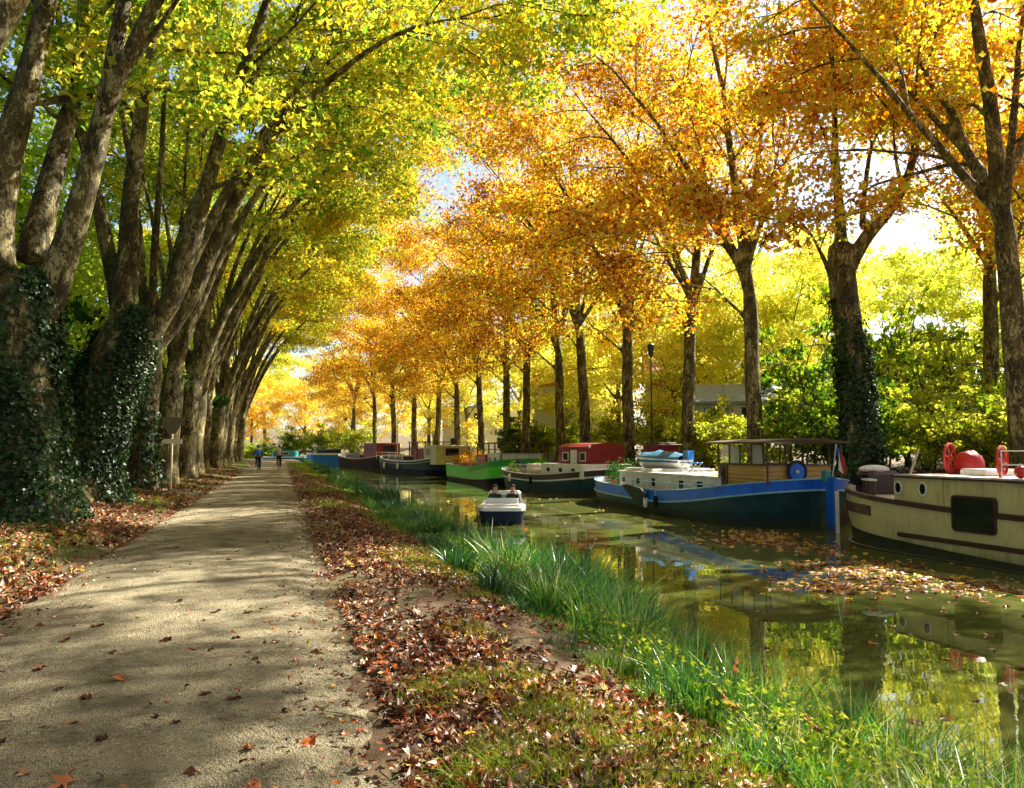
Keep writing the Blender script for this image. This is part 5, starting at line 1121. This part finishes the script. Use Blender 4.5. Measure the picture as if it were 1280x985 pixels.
mb = MB(); mb.tube([(0, 0, -.2), (0, 0, .8), (0, 0, .85), (0, 0, 6.6)], [.09, .08, .05, .035], M['lamp'], 10); mb.build('post', e)
mb = MB(); mb.tube([(0, 0, 6.5), (0, 0, 6.62), (0, 0, 7.0), (0, 0, 7.16), (0, 0, 7.3)], [.06, .13, .19, .2, .02], M['lamp'], 8); mb.build('lantern', e)
mb = MB(); mb.tube([(-.25, 0, 6.2), (.25, 0, 6.2)], .02, M['lamp'], 6); mb.build('crossbar', e)
# small red hut on quay
e = empty('shed', (18.6, 37.2, .0), .1, 'small dark red hut on the far bank behind the blue dinghy', 'shed')
mb = MB(); mb.box((0, 0, .85), (1.2, 1.4, 1.8), M['dred'], bev=.0); w = mb.build('wall', e); mb = MB(); mb.box((0, 0, 1.80), (1.5, 1.7, .08), M['dwood'], bev=.02); mb.box((0, 0, 1.88), (1.1, 1.3, .08), M['dwood'], bev=.02); mb.build('roof', e); window(w, (-.61, 0, 1.15), .5, .4, 'x', M['white'])
def house(x, y, w, d, h, rz, wallm, roofm, label, rows=2, colsn=3, rh=2.0, balcony=False):
    e = empty('house', (x, y, float(ground_z(x, y))-.3), rz, label, 'house', 'houses behind the far bank')
    mb = MB(); mb.box((0, 0, h/2), (w, d, h), wallm); wl = mb.build('wall', e)
    mb = MB(); V = [(-w/2-.4, -d/2-.4, h), (w/2+.4, -d/2-.4, h), (w/2+.4, d/2+.4, h), (-w/2-.4, d/2+.4, h), (-w/2-.4, 0, h+rh), (w/2+.4, 0, h+rh)]
    V += [(a_, b_, c_-.18) for a_, b_, c_ in V[:4]]
    mb.add(V, [[0, 1, 5, 4], [3, 4, 5, 2], [1, 2, 5], [0, 4, 3], [6, 7, 1, 0], [7, 8, 2, 1], [8, 9, 3, 2], [9, 6, 0, 3], [9, 8, 7, 6]], roofm); rf = mb.build('roof', e)
    mb = MB(); mb.box((w*.25, .2*d, h+rh*.85), (.7, .6, 1.4), M['brick']); mb.build('chimney', rf)
    for face, L, ax in ((-1, w, 'y'), (0, d, 'x')):
        for r in range(rows):
            for c in range(colsn):
                u = -L/2+L*(c+.5)/colsn; z = h*(r+.5)/rows+.1
                pos = (u, -d/2-.02, z) if ax == 'y' else (-w/2-.02, u, z); window(e, pos, 1.0, 1.35, ax, M['white'], d=.1, fr=.1)
    if balcony:
        mb = MB(); mb.box((0, -d/2-.7, h*.5), (w*.9, 1.4, .14), M['plaster_w']); mb.build('balcony', e)
        mb = MB(); [mb.tube([(-w*.44+k*w*.88/14, -d/2-1.35, h*.5+.07), (-w*.44+k*w*.88/14, -d/2-1.35, h*.5+1.0)], .02, M['white'], 4) for k in range(15)]; mb.tube([(-w*.44, -d/2-1.35, h*.5+1.0), (w*.44, -d/2-1.35, h*.5+1.0)], .03, M['white'], 5); mb.build('balcony_rail', e)
house(27.0, 44.3, 4.4, 4.5, 4.3, -.55, M['plaster_w'], M['slate'], 'small house with blue grey roof and balcony seen between two plane trunks', 2, 2, 1.2, True)
house(29.0, 74, 9, 8, 7.5, -.5, M['plaster_w'], M['terracotta'], 'white house with dark windows seen behind the red wheelhouse boat', 2, 3)
house(31.5, 58.5, 6, 7, 7.0, -.4, M['brick'], M['terracotta'], 'pink brick house seen beside the lamp post', 2, 2)
house(66, 45, 14, 10, 8.0, -.7, M['plaster'], M['terracotta'], 'house with red tiled roof high on the slope at right', 2, 4, 2.6)
house(27, 104, 12, 9, 6.5, -.3, M['plaster_w'], M['slate'], 'pale house far along behind the plane trunks', 2, 4)

# ------------------------------------------------------------------ light, sky, camera
EL, AZ = math.radians(41), math.radians(68)   # azimuth measured from +Y towards +X
w = bpy.data.worlds.new('World'); sc.world = w; w.use_nodes = True; nt = w.node_tree; nt.nodes.clear()
sky = nt.nodes.new('ShaderNodeTexSky'); sky.sky_type = 'NISHITA'; sky.sun_disc = False; sky.sun_elevation = EL; sky.sun_rotation = AZ
sky.air_density = 1.0; sky.dust_density = 1.5; sky.ozone_density = 1.0
bg = nt.nodes.new('ShaderNodeBackground'); bg.inputs['Strength'].default_value = .06; wo = nt.nodes.new('ShaderNodeOutputWorld')
nt.links.new(sky.outputs[0], bg.inputs[0]); nt.links.new(bg.outputs[0], wo.inputs[0])
L = bpy.data.lights.new('sun', 'SUN'); L.energy = 5; L.angle = math.radians(.53); L.color = (1, .93, .80)
lo = bpy.data.objects.new('sun', L); COL.objects.link(lo)
sd = Vector((math.sin(AZ)*math.cos(EL), math.cos(AZ)*math.cos(EL), math.sin(EL))); lo.rotation_euler = sd.to_track_quat('Z', 'Y').to_euler(); lo.location = sd*80
cd = bpy.data.cameras.new('camera'); cd.sensor_width = 36; cd.lens = 28.1; cd.clip_end = 3000; cd.clip_start = .05
co = bpy.data.objects.new('camera', cd); COL.objects.link(co); co.location = (0, 0, 1.65); co.rotation_euler = (math.radians(90+3.86), 0, math.radians(-16.07)); sc.camera = co
sc.view_settings.view_transform = 'Standard'; sc.view_settings.look = 'None'; sc.view_settings.exposure = 2.0; sc.view_settings.gamma = 1; sc.view_settings.use_curve_mapping = False
sc.cycles.max_bounces = 10; sc.cycles.diffuse_bounces = 4; sc.cycles.transmission_bounces = 6; sc.cycles.glossy_bounces = 3; sc.cycles.transparent_max_bounces = 8
